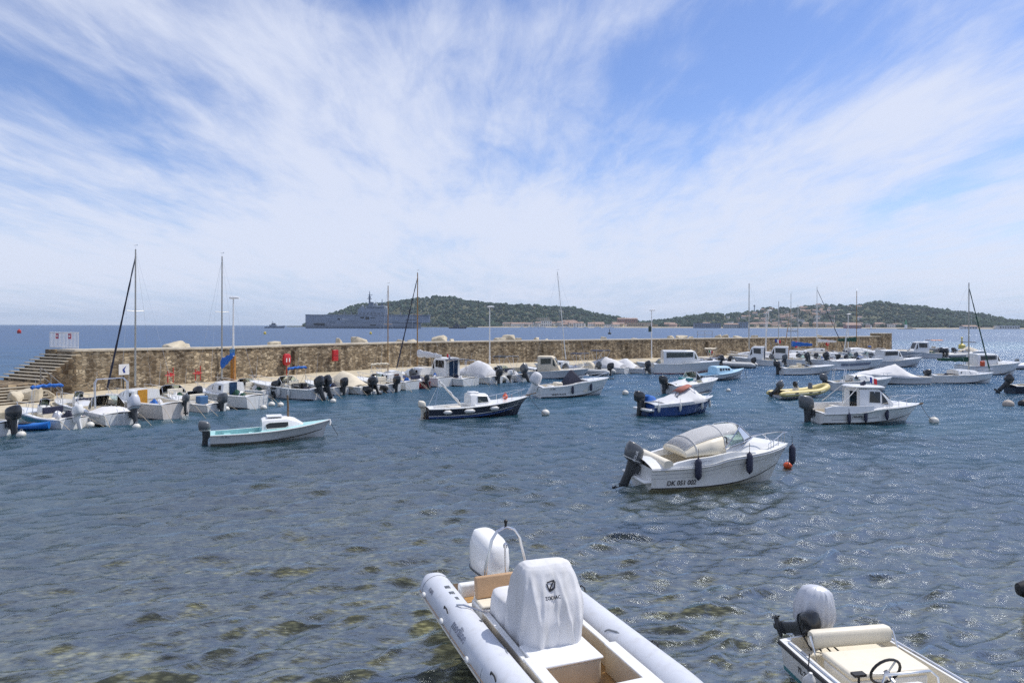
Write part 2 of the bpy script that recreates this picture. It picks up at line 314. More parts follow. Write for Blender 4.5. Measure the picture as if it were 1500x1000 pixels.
# ------------------------------------------------------------------ sea bed
def bedmat():
    m=bpy.data.materials.new('sea bed'); m.use_nodes=True; nt=m.node_tree; N=nt.nodes; Lk=nt.links; b=N['Principled BSDF']; b.inputs['Roughness'].default_value=.9; b.inputs['Specular IOR Level'].default_value=.1
    tc=N.new('ShaderNodeTexCoord'); mp=N.new('ShaderNodeMapping'); mp.inputs['Scale'].default_value=(1,1.7,1); mp.inputs['Rotation'].default_value=(0,0,R(25)); Lk.new(tc.outputs['Object'],mp.inputs[0])
    a=N.new('ShaderNodeTexNoise'); a.inputs['Scale'].default_value=.75; a.inputs['Detail'].default_value=7; a.inputs['Roughness'].default_value=.6; a.inputs['Distortion'].default_value=1.2; Lk.new(mp.outputs[0],a.inputs['Vector'])
    r=N.new('ShaderNodeValToRGB'); e=r.color_ramp.elements; e[0].position=.36; e[0].color=(.06,.055,.042,1); e[1].position=.68; e[1].color=(.30,.25,.13,1)
    x=e.new(.47); x.color=(.11,.10,.068,1); x=e.new(.57); x.color=(.18,.155,.095,1); Lk.new(a.outputs['Fac'],r.inputs[0])
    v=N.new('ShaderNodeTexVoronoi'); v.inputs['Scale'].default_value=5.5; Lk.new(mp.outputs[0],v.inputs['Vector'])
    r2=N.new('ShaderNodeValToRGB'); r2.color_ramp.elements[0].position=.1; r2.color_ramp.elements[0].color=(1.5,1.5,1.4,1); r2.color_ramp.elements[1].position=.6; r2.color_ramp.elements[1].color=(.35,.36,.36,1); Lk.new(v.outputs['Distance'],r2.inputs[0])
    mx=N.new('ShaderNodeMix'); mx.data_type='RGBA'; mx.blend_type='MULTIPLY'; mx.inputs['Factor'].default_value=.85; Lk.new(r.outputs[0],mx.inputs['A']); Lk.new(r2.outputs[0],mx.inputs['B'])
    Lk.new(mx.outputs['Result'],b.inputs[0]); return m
def bed():
    vs=[];fs=[];xs=[-9000,-600]+[-80+4*i for i in range(41)]+[600,9000]; ys=[-20]+[-4+2.5*i for i in range(45)]+[400,9200]
    for y in ys:
        for x in xs:
            d=.75+.035*max(y-6,0)+.25*noise.noise(Vector((x*.13,y*.13,0))); vs.append((x,y,-min(max(d,.35),6)))
    n=len(xs)
    for j in range(len(ys)-1):
        for i in range(n-1): fs.append((j*n+i,j*n+i+1,(j+1)*n+i+1,(j+1)*n+i))
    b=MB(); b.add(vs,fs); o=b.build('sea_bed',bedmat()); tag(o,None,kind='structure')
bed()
# ------------------------------------------------------------------ breakwater wall, quay
WL=[(-28.2,44.0),(-26,48),(-23.2,53.5),(-18.5,62.6),(-11.8,71.8),(0,81),(21,95.2),(42,109.5),(71,129)]
def wall_at(s):                                # s metres along the wall -> point, unit normal (harbour side)
    for i in range(len(WL)-1):
        a=Vector(WL[i]);b=Vector(WL[i+1]);l=(b-a).length
        if s<=l or i==len(WL)-2: d=(b-a)/l; return a+d*s,Vector((d.y,-d.x)),d
        s-=l
WLEN=sum((Vector(WL[i+1])-Vector(WL[i])).length for i in range(len(WL)-1))
def offs(P,d):                                 # offset polyline
    out=[]
    for i,p in enumerate(P):
        a=Vector(P[max(i-1,0)]);b=Vector(P[min(i+1,len(P)-1)]); t=(b-a).normalized(); out.append((p[0]+t.y*d,p[1]-t.x*d))
    return out
def stonemat(name,c1,c2,c3,mortar,scale=2.6,sc=(.85,.85,1.65)):
    m=bpy.data.materials.new(name); m.use_nodes=True; nt=m.node_tree; N=nt.nodes; Lk=nt.links; b=N['Principled BSDF']; b.inputs['Roughness'].default_value=.9; b.inputs['Specular IOR Level'].default_value=.2
    tc=N.new('ShaderNodeTexCoord'); mp=N.new('ShaderNodeMapping'); mp.inputs['Scale'].default_value=sc; Lk.new(tc.outputs['Object'],mp.inputs[0])
    wz=N.new('ShaderNodeTexNoise'); wz.inputs['Scale'].default_value=2.2; wz.inputs['Detail'].default_value=3; Lk.new(mp.outputs[0],wz.inputs['Vector'])
    wm=N.new('ShaderNodeMix'); wm.data_type='VECTOR'; wm.inputs['Factor'].default_value=.16; Lk.new(mp.outputs[0],wm.inputs['A']); Lk.new(wz.outputs['Color'],wm.inputs['B'])
    v=N.new('ShaderNodeTexVoronoi'); v.inputs['Scale'].default_value=scale; Lk.new(wm.outputs['Result'],v.inputs['Vector'])
    ve=N.new('ShaderNodeTexVoronoi'); ve.feature='DISTANCE_TO_EDGE'; ve.inputs['Scale'].default_value=scale; Lk.new(wm.outputs['Result'],ve.inputs['Vector'])
    sx=N.new('ShaderNodeSeparateColor'); Lk.new(v.outputs['Color'],sx.inputs[0])
    r=N.new('ShaderNodeValToRGB'); e=r.color_ramp.elements; e[0].color=(*c1,1); e[0].position=.1; e[1].color=(*c3,1); e[1].position=.95; x=e.new(.5); x.color=(*c2,1); Lk.new(sx.outputs[0],r.inputs[0])
    bn=N.new('ShaderNodeTexNoise'); bn.inputs['Scale'].default_value=.35; bn.inputs['Detail'].default_value=6; bn.inputs['Roughness'].default_value=.7; Lk.new(tc.outputs['Object'],bn.inputs['Vector'])
    r3=N.new('ShaderNodeValToRGB'); r3.color_ramp.elements[0].position=.35; r3.color_ramp.elements[0].color=(.66,.64,.62,1); r3.color_ramp.elements[1].position=.65; r3.color_ramp.elements[1].color=(1.2,1.12,1.0,1); Lk.new(bn.outputs['Fac'],r3.inputs[0])
    mu=N.new('ShaderNodeMix'); mu.data_type='RGBA'; mu.blend_type='MULTIPLY'; mu.inputs['Factor'].default_value=1; Lk.new(r.outputs[0],mu.inputs['A']); Lk.new(r3.outputs[0],mu.inputs['B'])
    ms_=N.new('ShaderNodeMapping'); ms_.inputs['Scale'].default_value=(1.1,1.1,.12); Lk.new(tc.outputs['Object'],ms_.inputs[0]); sn=N.new('ShaderNodeTexNoise'); sn.inputs['Scale'].default_value=1.4; sn.inputs['Detail'].default_value=6; Lk.new(ms_.outputs[0],sn.inputs['Vector'])
    sr=N.new('ShaderNodeValToRGB'); sr.color_ramp.elements[0].position=.38; sr.color_ramp.elements[0].color=(.55,.52,.5,1); sr.color_ramp.elements[1].position=.56; sr.color_ramp.elements[1].color=(1.05,1.04,1.02,1); Lk.new(sn.outputs['Fac'],sr.inputs[0])
    m5=N.new('ShaderNodeMix'); m5.data_type='RGBA'; m5.blend_type='MULTIPLY'; m5.inputs['Factor'].default_value=1; Lk.new(mu.outputs['Result'],m5.inputs['A']); Lk.new(sr.outputs[0],m5.inputs['B']); mu=m5
    er=N.new('ShaderNodeValToRGB'); er.color_ramp.elements[0].position=.02; er.color_ramp.elements[1].position=.09; Lk.new(ve.outputs['Distance'],er.inputs[0])
    mx=N.new('ShaderNodeMix'); mx.data_type='RGBA'; Lk.new(er.outputs[0],mx.inputs['Factor']); mx.inputs['A'].default_value=(*mortar,1); Lk.new(mu.outputs['Result'],mx.inputs['B']); Lk.new(mx.outputs['Result'],b.inputs[0])
    fn=N.new('ShaderNodeTexNoise'); fn.inputs['Scale'].default_value=14; fn.inputs['Detail'].default_value=5; Lk.new(tc.outputs['Object'],fn.inputs['Vector'])
    hh=N.new('ShaderNodeMath'); hh.operation='MULTIPLY_ADD'; Lk.new(fn.outputs['Fac'],hh.inputs[0]); hh.inputs[1].default_value=.35; Lk.new(er.outputs[0],hh.inputs[2])
    bp=N.new('ShaderNodeBump'); bp.inputs['Strength'].default_value=1; bp.inputs['Distance'].default_value=.06; Lk.new(hh.outputs[0],bp.inputs['Height']); Lk.new(bp.outputs[0],b.inputs['Normal']); return m
STONE=stonemat('rubble stone',(.18,.145,.10),(.37,.305,.215),(.58,.505,.375),(.30,.25,.185),4.0)
CONC=pm('pale concrete',(.56,.49,.36),.9,var=.18,scale=1.2,bump=.4,bscale=9,dirt=(.34,.28,.19),spec=.2)
COPE=pm('coping concrete',(.58,.52,.42),.9,var=.2,scale=1.5,bump=.4,bscale=8,dirt=(.36,.31,.24),spec=.2)
def zt(i): return 3.38-.16*min(i/2.,1)
def wall():
    root=thing('stone_wall','long rubble stone breakwater wall with a pale concrete coping along the quay','wall',(0,0,0))
    # subdivide and roughen
    pts=[];zs=[]
    for s in np.arange(0,WLEN+.1,.45):
        p,n,d=wall_at(min(s,WLEN)); pts.append((p,n)); zs.append(3.38-.16*min(s/12,1))
    rings=[]
    for i,(p,n) in enumerate(pts):
        rr=[]; zT=zs[i]-.13
        for k in range(9):
            z=.3+(zT-.3)*k/8; j=.09*noise.noise(Vector((i*.45*1.1,z*1.3,3.)))+.05*noise.noise(Vector((i*1.3,z*3,9)))
            bt=.18*(1-k/8)
            rr.append((p.x+n.x*(bt+j),p.y+n.y*(bt+j),z))
        rr+= [(p.x-n.x*1.9,p.y-n.y*1.9,zT),(p.x-n.x*2.2,p.y-n.y*2.2,-1.2),(p.x,p.y,-1.2)]
        rings.append(rr)
    b=MB(); b.loft(rings); b.build('masonry',STONE,root,ang=60)
    b=MB(); rings=[]
    for i,(p,n) in enumerate(pts):
        j=.02*noise.noise(Vector((i*.7,1,5))); zj=.015*noise.noise(Vector((i*.4,8,5))); z=zs[i]
        rings.append([(p.x+n.x*(.07+j),p.y+n.y*(.07+j),z-.128),(p.x+n.x*(.07+j),p.y+n.y*(.07+j),z+zj),(p.x-n.x*2.0,p.y-n.y*2.0,z+zj),(p.x-n.x*2.0,p.y-n.y*2.0,z-.128)])
    b.loft(rings); b.build('coping',COPE,root,ang=30)
    # raised block at the far end of the wall
    p,n,d=wall_at(WLEN-2.2); p2,_,_=wall_at(WLEN)
    b=MB(); q=p2+d*1.2
    b.prism([(p.x+n.x*.2,p.y+n.y*.2,-1),(q.x+n.x*.2,q.y+n.y*.2,-1),(q.x-n.x*2.2,q.y-n.y*2.2,-1),(p.x-n.x*2.2,p.y-n.y*2.2,-1)],(0,0,4.62)); b.build('end_block',STONE,root,bevel=.08)
    b=MB(); b.prism([(p.x+n.x*.25,p.y+n.y*.25,3.624),(q.x+n.x*.25,q.y+n.y*.25,3.624),(q.x-n.x*2.2,q.y-n.y*2.2,3.624),(p.x-n.x*2.2,p.y-n.y*2.2,3.624)],(0,0,.14)); b.build('coping',COPE,root,bevel=.03)
    # buttress pilasters (dark vertical piers)
    for s in (19,36,52,66,82,103):
        p,n,d=wall_at(s); b=MB(); w=.28
        a=[p+d*w+n*.34,p-d*w+n*.34,p-d*w-n*.2,p+d*w-n*.2]
        b.prism([(q.x,q.y,.4) for q in a],(0,0,2.35)); b.build('pier',STONE,root,bevel=.05)
wall()
QE=offs(WL,6.4); QE=[(QE[0][0]-5.2,QE[0][1]-9.5)]+QE; QE[-1]=(QE[-1][0]+3,QE[-1][1]+2); QW=[(WL[0][0]-9,WL[0][1]-10)]+[(p[0],p[1]) for p in offs(WL,-.5)]; QW[-1]=(QW[-1][0]+3,QW[-1][1]+2)
def quay():
    b=MB()
    def dens(P,n=14):
        out=[]
        for i in range(len(P)-1):
            for k in range(n): out.append(Vector(P[i]).lerp(Vector(P[i+1]),k/n))
        return out+[Vector(P[-1])]
    A=dens(QE);B=dens(QW); rings=[]
    for i,(p,q) in enumerate(zip(A,B)):
        t=(q-p).normalized(); j=.06*noise.noise(Vector((i*.8,0,2))); p=p-t*j
        rr=[(p.x,p.y,-1.5),(p.x,p.y,.50),(p.x+t.x*.07,p.y+t.y*.07,.58)]
        for k in (.2,.5,1.): m=p.lerp(q,k); rr.append((m.x,m.y,.60+.03*noise.noise(Vector((m.x*.4,m.y*.4,0)))))
        rr.append((q.x,q.y,-1.5)); rings.append(rr)
    b.loft(rings); tag(b.build('quay',CONC,ang=40),None,kind='structure')
quay()
# ------------------------------------------------------------------ boat kit
class Hull:
    def __init__(s,L,B,fs,fb,tr=.85,p=2.3,kx=.86,flare=.1,draft=.22,zp=1.7,chz=.04,n=22,brk=0.):
        s.L,s.B,s.fs,s.fb,s.tr,s.p,s.kx,s.flare,s.draft,s.zp,s.chz,s.n,s.brk=L,B,fs,fb,tr,p,kx,flare,draft,zp,chz,n,brk
    def half(s,t):
        B=s.B/2
        if t<.42: return B*(s.tr+(1-s.tr)*math.sin(PI/2*t/.42))
        return B*max(1-((t-.42)/.58)**s.p,0.)
    def sheer(s,t): return s.fs+(s.fb-s.fs)*t**s.zp+s.brk*(1/(1+math.exp(-(t-.42)*30)))
    def pt(s,t,f,sd=1,off=0.):                  # f: 0 chine .. 1 sheer
        b=s.half(t); zs=s.sheer(t); bc=b*.90*(1-.45*t**2.5); zc=s.chz+s.fb*.42*t**4
        xc=t*s.L*(s.kx+(1-s.kx)*.42*t); xs=t*s.L
        fl=s.flare*s.B*t*(1-t)*4*f*(1-f)
        return Vector((xc+(xs-xc)*f, sd*(max(bc+(b-bc)*f-fl,0)+off), zc+(zs-zc)*f))
    def keel(s,t): return Vector((t*s.L*s.kx,0,-s.draft*(1-.6*t**5)))
    def ring(s,t,fr=(0,.33,.66,1)):
        P=[s.pt(t,f,1) for f in fr]; return [p for p in reversed(P)]+[s.keel(t)]+[Vector((p.x,-p.y,p.z)) for p in P]
    def ts(s,a=0.,b=1.,n=None):
        n=n or s.n; return [a+(b-a)*i/n for i in range(n+1)]
    def build(s,P,mat,name='hull'):
        b=MB(); b.loft([s.ring(t) for t in s.ts()],closed=False); r=s.ring(0); b.add(r,[tuple(range(len(r)))]); return b.build(name,mat,P,ang=40)
    def band(s,P,mat,f0,f1,t0=0.,t1=1.,off=.006,name='stripe',slope=0.):
        b=MB()
        for sd in (1,-1):
            b=MB(); T=s.ts(t0,t1); a=[]
            for t in T:
                g=slope*(t-t0)
                o=s.pt(t,f0+g,sd,off);p=s.pt(t,f1+g,sd,off);q=s.pt(t,f1+g,sd,-.004);r=s.pt(t,f0+g,sd,-.004); a.append([o,p,q,r])
            b.loft(a); o=b.build(name,mat,P)
        return o
    def rub(s,P,mat,r=.028,f=.99,t0=0.,t1=1.,name='rub_rail'):
        b=MB()
        pts=[s.pt(t,f,1,r*.4) for t in s.ts(t0,t1)]+([s.pt(t,f,-1,r*.4) for t in reversed(s.ts(t0,t1))][1:] if t1>.98 else [])
        b.tube(pts,r,6)
        if t1<=.98: b.tube([s.pt(t,f,-1,r*.4) for t in s.ts(t0,t1)],r,6)
        return b.build(name,mat,P)
    def deck(s,P,mat,t0,t1,w=.18,sole=.12,lin=None,crown=.06,dname='deck'):
        b=MB(); e=.003
        def z(t): return s.sheer(t)+e
        def inn(t,sd): 
            y=max(s.half(t)-w,0.02); return Vector((t*s.L,sd*y,z(t)+.01))
        T=s.ts(t0,t1,14)
        for sd in (1,-1): b.loft([[s.pt(t,1,sd)+Vector((0,0,e)),inn(t,sd)] for t in T],closed=False)
        def row(t):
            h=s.half(t); return [Vector((t*s.L,h*k,z(t)+crown*(1-k*k)*min(1,h*2))) for k in (1,.75,.4,0,-.4,-.75,-1)]
        T2=s.ts(t1,1.,10); b.loft([row(t) for t in T2],closed=False)
        if t0>0: b.loft([row(t) for t in s.ts(0,t0,3)],closed=False)
        o=b.build(dname,mat,P,ang=45)
        b=MB()
        for sd in (1,-1): b.loft([[inn(t,sd),Vector((t*s.L,sd*max(s.half(t)-w-.03,.02),sole))] for t in T],closed=False)
        b.loft([[Vector((t*s.L,sd*max(s.half(t)-w-.03,.02),sole)) for sd in (1,-1)] for t in T],closed=False)
        for t in (t0,t1):
            y=max(s.half(t)-w,.02); b.add([(t*s.L,y,z(t)+crown*.9),(t*s.L,-y,z(t)+crown*.9),(t*s.L,-y+.03,sole),(t*s.L,y-.03,sole)],[(0,1,2,3)])
        b.build('cockpit',lin or mat,P); return o
class Trunk:                                    # cabin house from stations (x, z bottom, z top, half width bottom, half width top)
    def __init__(s,st,crown=.05,rnd=.07): s.st=st; s.c=crown; s.r=rnd
    def ring(s,a):
        x,zb,zt,wb,wt=a; h=zt-zb; r=min(s.r,h*.4)
        return [Vector(q) for q in ((x,wb,zb),(x,wb+(wt-wb)*(h-r)/max(h,1e-3),zt-r),(x,wt-r*.4,zt-r*.25),(x,wt-r*1.1,zt),(x,wt*.45,zt+s.c*.75),(x,0,zt+s.c),(x,-wt*.45,zt+s.c*.75),(x,-wt+r*1.1,zt),(x,-wt+r*.4,zt-r*.25),(x,-wb-(wt-wb)*(h-r)/max(h,1e-3),zt-r),(x,-wb,zb))]
    def build(s,P,mat,name='cabin',bevel=0): 
        b=MB(); b.loft([s.ring(a) for a in s.st]); return b.build(name,mat,P,ang=42,bevel=bevel)
    def side(s,x,h,sd,off=0.):
        st=s.st
        for i in range(len(st)-1):
            if x<=st[i+1][0] or i==len(st)-2: break
        k=(x-st[i][0])/max(st[i+1][0]-st[i][0],1e-4); a=[p+(q-p)*k for p,q in zip(st[i],st[i+1])]
        H=a[2]-a[1]; return Vector((x,sd*(a[3]+(a[4]-a[3])*h+off),a[1]+H*h))
    def window(s,P,mat,poly,name='window',off=.012,sides=(1,-1),frame=None):
        for sd in sides:
            b=MB(); b.prism([s.side(x,h,sd,off) for x,h in poly],(0,-sd*(off+.01),0)); o=b.build(name,mat,P)
            if frame:
                f=MB(); f.tube([s.side(x,h,sd,off) for x,h in poly],.014,6,closed=True); f.build('frame',frame,o)
    def front(s,P,mat,i,y0,y1,h0,h1,name='window',off=.012):   # panel on the sloping face between station i and i+1 (roof strip)
        a,b_=s.st[i],s.st[i+1]
        def q(k,y): 
            z=(a[2]+(b_[2]-a[2])*k)+s.c; x=a[0]+(b_[0]-a[0])*k; return Vector((x,y,z))
        n=(Vector((b_[0]-a[0],0,b_[2]-a[2]))).normalized(); n=Vector((-n.z,0,n.x)); n=n if n.z>0 else -n
        b=MB(); b.prism([q(h0,y0)+n*off,q(h1,y0)+n*off,q(h1,y1)+n*off,q(h0,y1)+n*off],-n*(off+.008)); return b.build(name,mat,P)
def outboard(P,x=-.1,y=0.,z=.55,s=1.,cowl=EB,leg=EL,tilt=0.,stripe=None,cover=False,prop=True,steer=0.,cs=1.):
    """x: transom, z: transom top; tilt in degrees swings the leg up behind the boat"""
    M=Matrix.Translation((x,y,z))@Matrix.Rotation(R(steer),4,'Z')@Matrix.Rotation(R(tilt),4,'Y')@Matrix.Scale(s,4)
    b=MB(); b.M=M
    b.sell([((-.20,0,.12),(.17,0,0),(0,.10,0)),((-.20,0,-.25),(.13,0,0),(0,.075,0)),((-.21,0,-.62),(.14,0,0),(0,.05,0)),((-.22,0,-.70),(.16,0,0),(0,.045,0))],14,2.6)
    b.sell([((-.36,0,-.665),(.0,.07,0),(0,0,.012)),((-.1,0,-.655),(.0,.12,0),(0,0,.012)),((-.05,0,-.655),(0,.02,0),(0,0,.01))],10,2)
    b.tube([(-.46,0,-.84),(-.42,0,-.84),(-.2,0,-.84),(-.02,0,-.84),(.03,0,-.84)],[.05,.07,.075,.05,.012],10)
    b.sell([((-.22,0,-.68),(.13,0,0),(0,.03,0)),((-.21,0,-.86),(.11,0,0),(0,.03,0)),((-.26,0,-1.02),(.06,0,0),(0,.012,0))],10,2.2)
    o=b.build('outboard_motor',leg,P)
    b=MB(); b.M=M
    if cover:
        rn=random.Random(3); rings=[]
        for zz,ax,ay in ((.02,.22,.16),(.06,.27,.19),(.10,.30,.215),(.2,.32,.235),(.3,.33,.24),(.4,.32,.235),(.5,.30,.225),(.58,.27,.21),(.66,.24,.18),(.71,.18,.13),(.74,.11,.08),(.755,.02,.02)):
            rr=[]
            for j in range(72):
                t=2*PI*j/72; k=1+.10*(1-2*abs(noise.noise(Vector((j*.33,zz*1.2,2)))))+.07*(1-2*abs(noise.noise(Vector((j*.8,zz*2,6)))))-.05
                rr.append(Vector((-.26+ax*math.cos(t)*k*cs,ay*math.sin(t)*k*cs,.02+(zz-.02)*cs)))
            rings.append(rr)
        b.loft(rings); b.build('engine_cover',cowl,o,ang=60)
    else:
        b.sell([((-.22,0,.06),(.20,0,0),(0,.15,0)),((-.24,0,.12),(.27,0,0),(0,.19,0)),((-.26,0,.30),(.29,0,0),(0,.20,0)),((-.28,0,.46),(.28,0,.0),(0,.19,0)),((-.29,0,.56),(.23,0,-.03),(0,.155,0)),((-.30,0,.60),(.13,0,-.02),(0,.09,0))],24,3.0)
        b.build('cowling',cowl,o,ang=50)
        b=MB(); b.M=M; b.sell([((-.245,0,.128),(.283,0,0),(0,.203,0)),((-.245,0,.150),(.285,0,0),(0,.204,0))],24,3.0); b.build('trim',stripe or EL,o)
    b=MB(); b.M=M; b.box(-.06,.06,-.12,.12,-.22,.03); b.box(-.1,-.02,-.07,.07,-.3,.08); b.build('bracket',leg,o,bevel=.012)
    if prop:
        b=MB(); b.M=M
        for k in range(3):
            a=2*PI*k/3; c_,s_=math.cos(a),math.sin(a); q=lambda yy,zz,xx:(-.47+xx,yy*c_-zz*s_,-.84+yy*s_+zz*c_)
            b.prism([q(.03,-.02,.02),q(.10,-.06,.03),q(.13,0,0),(q(.09,.06,-.03)),q(.03,.02,-.02)],(.008,0,0))
        b.tube([(-.52,0,-.84),(-.44,0,-.84)],[.02,.045],8); b.build('propeller',leg,o)
    return o
def pulpit(H,P,t0=.62,h=.45,inset=.10,mat=AL,r=.014,posts=3,tip=1.):
    b=MB(); 
    def q(t,sd,z): 
        p=H.pt(t,1,sd,-inset*min(1,H.half(t)/.25)); return Vector((p.x,p.y,p.z+z))
    T=[t0+(tip-.012-t0)*i/8 for i in range(9)]
    pts=[q(t0,1,0)]+[q(t,1,h*min(1,.55+.6*(i/8))) for i,t in enumerate(T)]
    pts2=[q(t0,-1,0)]+[q(t,-1,h*min(1,.55+.6*(i/8))) for i,t in enumerate(T)]
    b.tube(pts+pts2[::-1],r,6)
    for k in range(1,posts+1):
        i=int(8*k/(posts+.3)); t=T[min(i,8)]
        for sd in (1,-1): b.tube([q(t,sd,0),q(t,sd,h*min(1,.55+.6*(i/8)))],r*.9,6)
    return b.build('bow_rail',mat,P)
def rail(P,pts,r=.014,mat=AL,name='hand_rail'):
    b=MB(); b.tube(pts,r,6); return b.build(name,mat,P)
def flag(P,p,h=.6,w=.45,fh=.3,cols=(FB,FWt,FR),lean=-.2,yaw=0.):
    x,y,z=p; b=MB(); b.tube([(x,y,z),(x+lean*h,y,z+h)],.010,5); o=b.build('flagstaff',AL,P); f=MB()
    c,s=math.cos(yaw),math.sin(yaw)
    for k in range(3):
        f.mi=k
        rows=[]
        for i in range(4):
            u=(k+i/3)/3*w; wy=.05*math.sin(u*11+1); rows.append([Vector((x+lean*h-u*c*.85-wy*s,y-u*s*.85+wy*c,z+h-v*fh-u*.25)) for v in (0,.33,.66,1)])
        f.loft(rows,closed=False)
    m=f.build('flag',list(cols),o); mo=m.modifiers.new('t','SOLIDIFY'); mo.thickness=.004
def bimini(P,x0,x1,w,z,h,mat,folded=False,legs=None):
    """canvas top (or rolled bundle) on bent tubes; z deck height, h height of the top"""
    b=MB(); xm=(x0+x1)/2; lx=legs if legs is not None else xm
    for x in ((xm,) if folded else (x0,xm,x1)):
        pts=[(lx,w,z),(x+(lx-x)*.15,w,z+h*.85),(x,w*.9,z+h*.97),(x,0,z+h),(x,-w*.9,z+h*.97),(x+(lx-x)*.15,-w,z+h*.85),(lx,-w,z)]
        b.tube(pts,.013,6)
    if folded: b.tube([(xm+.5,w*.95,z),(xm,w*.97,z+h*.8)],.010,5); b.tube([(xm+.5,-w*.95,z),(xm,-w*.97,z+h*.8)],.010,5)
    fr=b.build('top_frame',AL,P); b=MB()
    if folded:
        n=14; b.tube([(xm+.02*math.sin(i*2.2),w*1.02-2.04*w*i/n,z+h+.03+.02*math.sin(i*1.7)-.05*abs(2*i/n-1)**3) for i in range(n+1)],[.085+.022*math.sin(i*2.6) for i in range(n+1)],9)
    else:
        rows=[]
        for i in range(9):
            k=i/8; x=x0+(x1-x0)*k; sag=.03*math.sin(k*2*PI)**2
            rows.append([(x,y*w,z+h+.02-sag-.12*abs(y)**3) for y in (1,.85,.5,0,-.5,-.85,-1)])
        b.loft(rows,closed=False)
    o=b.build('bimini_top',mat,fr)
    if not folded: m=o.modifiers.new('t','SOLIDIFY'); m.thickness=.02
def screen(P,base,top,glass=GL,fr=AL,r=.014,name='windscreen'):
    """panes between two matching polylines"""
    b=MB(); b.tube(top,r,6)
    for p,q in zip(base,top): b.tube([p,q],r*.9,6)
    b.tube(base,r*.8,6)
    o=b.build(name,fr,P); b=MB()
    for i in range(len(base)-1):
        a=[Vector(base[i]),Vector(base[i+1]),Vector(top[i+1]),Vector(top[i])]; nn=(a[1]-a[0]).cross(a[3]-a[0]).normalized()*.006
        b.prism(a,nn)
    b.build('pane',glass,o); return o
def rbox(P,name,mat,x0,x1,y0,y1,z0,z1,bev=.03,seg=2):
    b=MB(); b.box(x0,x1,y0,y1,z0,z1); return b.build(name,mat,P,bevel=bev,seg=seg)
def wheel(P,c,r=.17,tilt=35,mat=KB,hub=AL):
    M=Matrix.Translation(c)@Matrix.Rotation(R(-90+tilt),4,'Y'); b=MB(); b.M=M
    b.tube([(r*math.cos(2*PI*i/20),r*math.sin(2*PI*i/20),0) for i in range(20)],.017,7,closed=True); o=b.build('steering_wheel',mat,P)
    b=MB(); b.M=M
    for k in range(3):
        a=2*PI*k/3+.5; b.tube([(0,0,-.03),(r*math.cos(a),r*math.sin(a),0)],.011,5)
    b.lathe([(.035,-.05),(.045,-.01),(.02,.0)],10); b.tube([(0,0,-.16),(0,0,-.03)],.02,6); b.build('hub',hub,o)
def mast(P,x,z,h,mat=AM,r=.055,spread=.55,hb=.5,stay_f=None,stay_a=None,wide=.9,vane=True,furl=None,lean=0.):
    """mast with a spreader and stays; furl = (x foot, z foot, material) of a rolled foresail"""
    b=MB(); n=6; b.tube([(x+lean*h*i/n,0,z+h*i/n) for i in range(n+1)],[r*(1-.35*(i/n)) for i in range(n+1)],8)
    o=b.build('mast',mat,P); zt=z+h; xt=x+lean*h
    b=MB(); zs=z+h*spread; xs=x+lean*h*spread
    if hb: b.tube([(xs,hb,zs),(xs,0,zs-.03),(xs,-hb,zs)],.014,5); b.build('spreader',mat,o)
    b=MB(); w=.0055
    for sd in (1,-1):
        b.tube([(xt,0,zt-.1)]+([(xs,sd*hb,zs)] if hb else [])+[(x-.1,sd*wide,z)],w,4)
    if stay_f: b.tube([(xt,0,zt-.15),stay_f],w,4)
    if stay_a: b.tube([(xt,0,zt-.05),stay_a],w,4)
    b.build('rigging',AL,o)
    if vane:
        b=MB(); b.tube([(xt,0,zt),(xt,0,zt+.22)],.008,4); b.tube([(xt-.18,0,zt+.22),(xt+.14,0,zt+.22)],.009,4); b.box(xt-.2,xt-.1,-.004,.004,zt+.18,zt+.26); b.build('wind_vane',AL,o)
    if furl:
        fx,fz,fm=furl; a=Vector((fx,0,fz)); t=Vector((xt,0,zt-.4)); b=MB(); n=18
        b.tube([a.lerp(t,i/n) for i in range(n+1)],[.03]+[.062-.028*i/n+.007*math.sin(i*2.4) for i in range(1,n)]+[.02],7); b.build('furled_sail',fm,o)
    return o
def boom(M,x0,z0,x1,z1,mat=AM,cover=None,rad=.11):
    b=MB(); b.tube([(x0,0,z0),(x1,0,z1)],.04,7); o=b.build('boom',mat,M)
    if cover:
        b=MB(); n=14; a=Vector((x0,0,z0+.07)); t=Vector((x1,0,z1+.05))
        b.sell([(a.lerp(t,i/n)+Vector((0,0,.02*math.sin(i*1.9))),(0,rad*(.62-.25*i/n)*(1+.12*math.sin(i*2.3)),0),(0,0,rad*(1.35-.7*i/n)*(1+.1*math.sin(i*1.3)))) for i in range(n+1)],10,2.)
        b.build('sail_cover',cover,o)
    return o
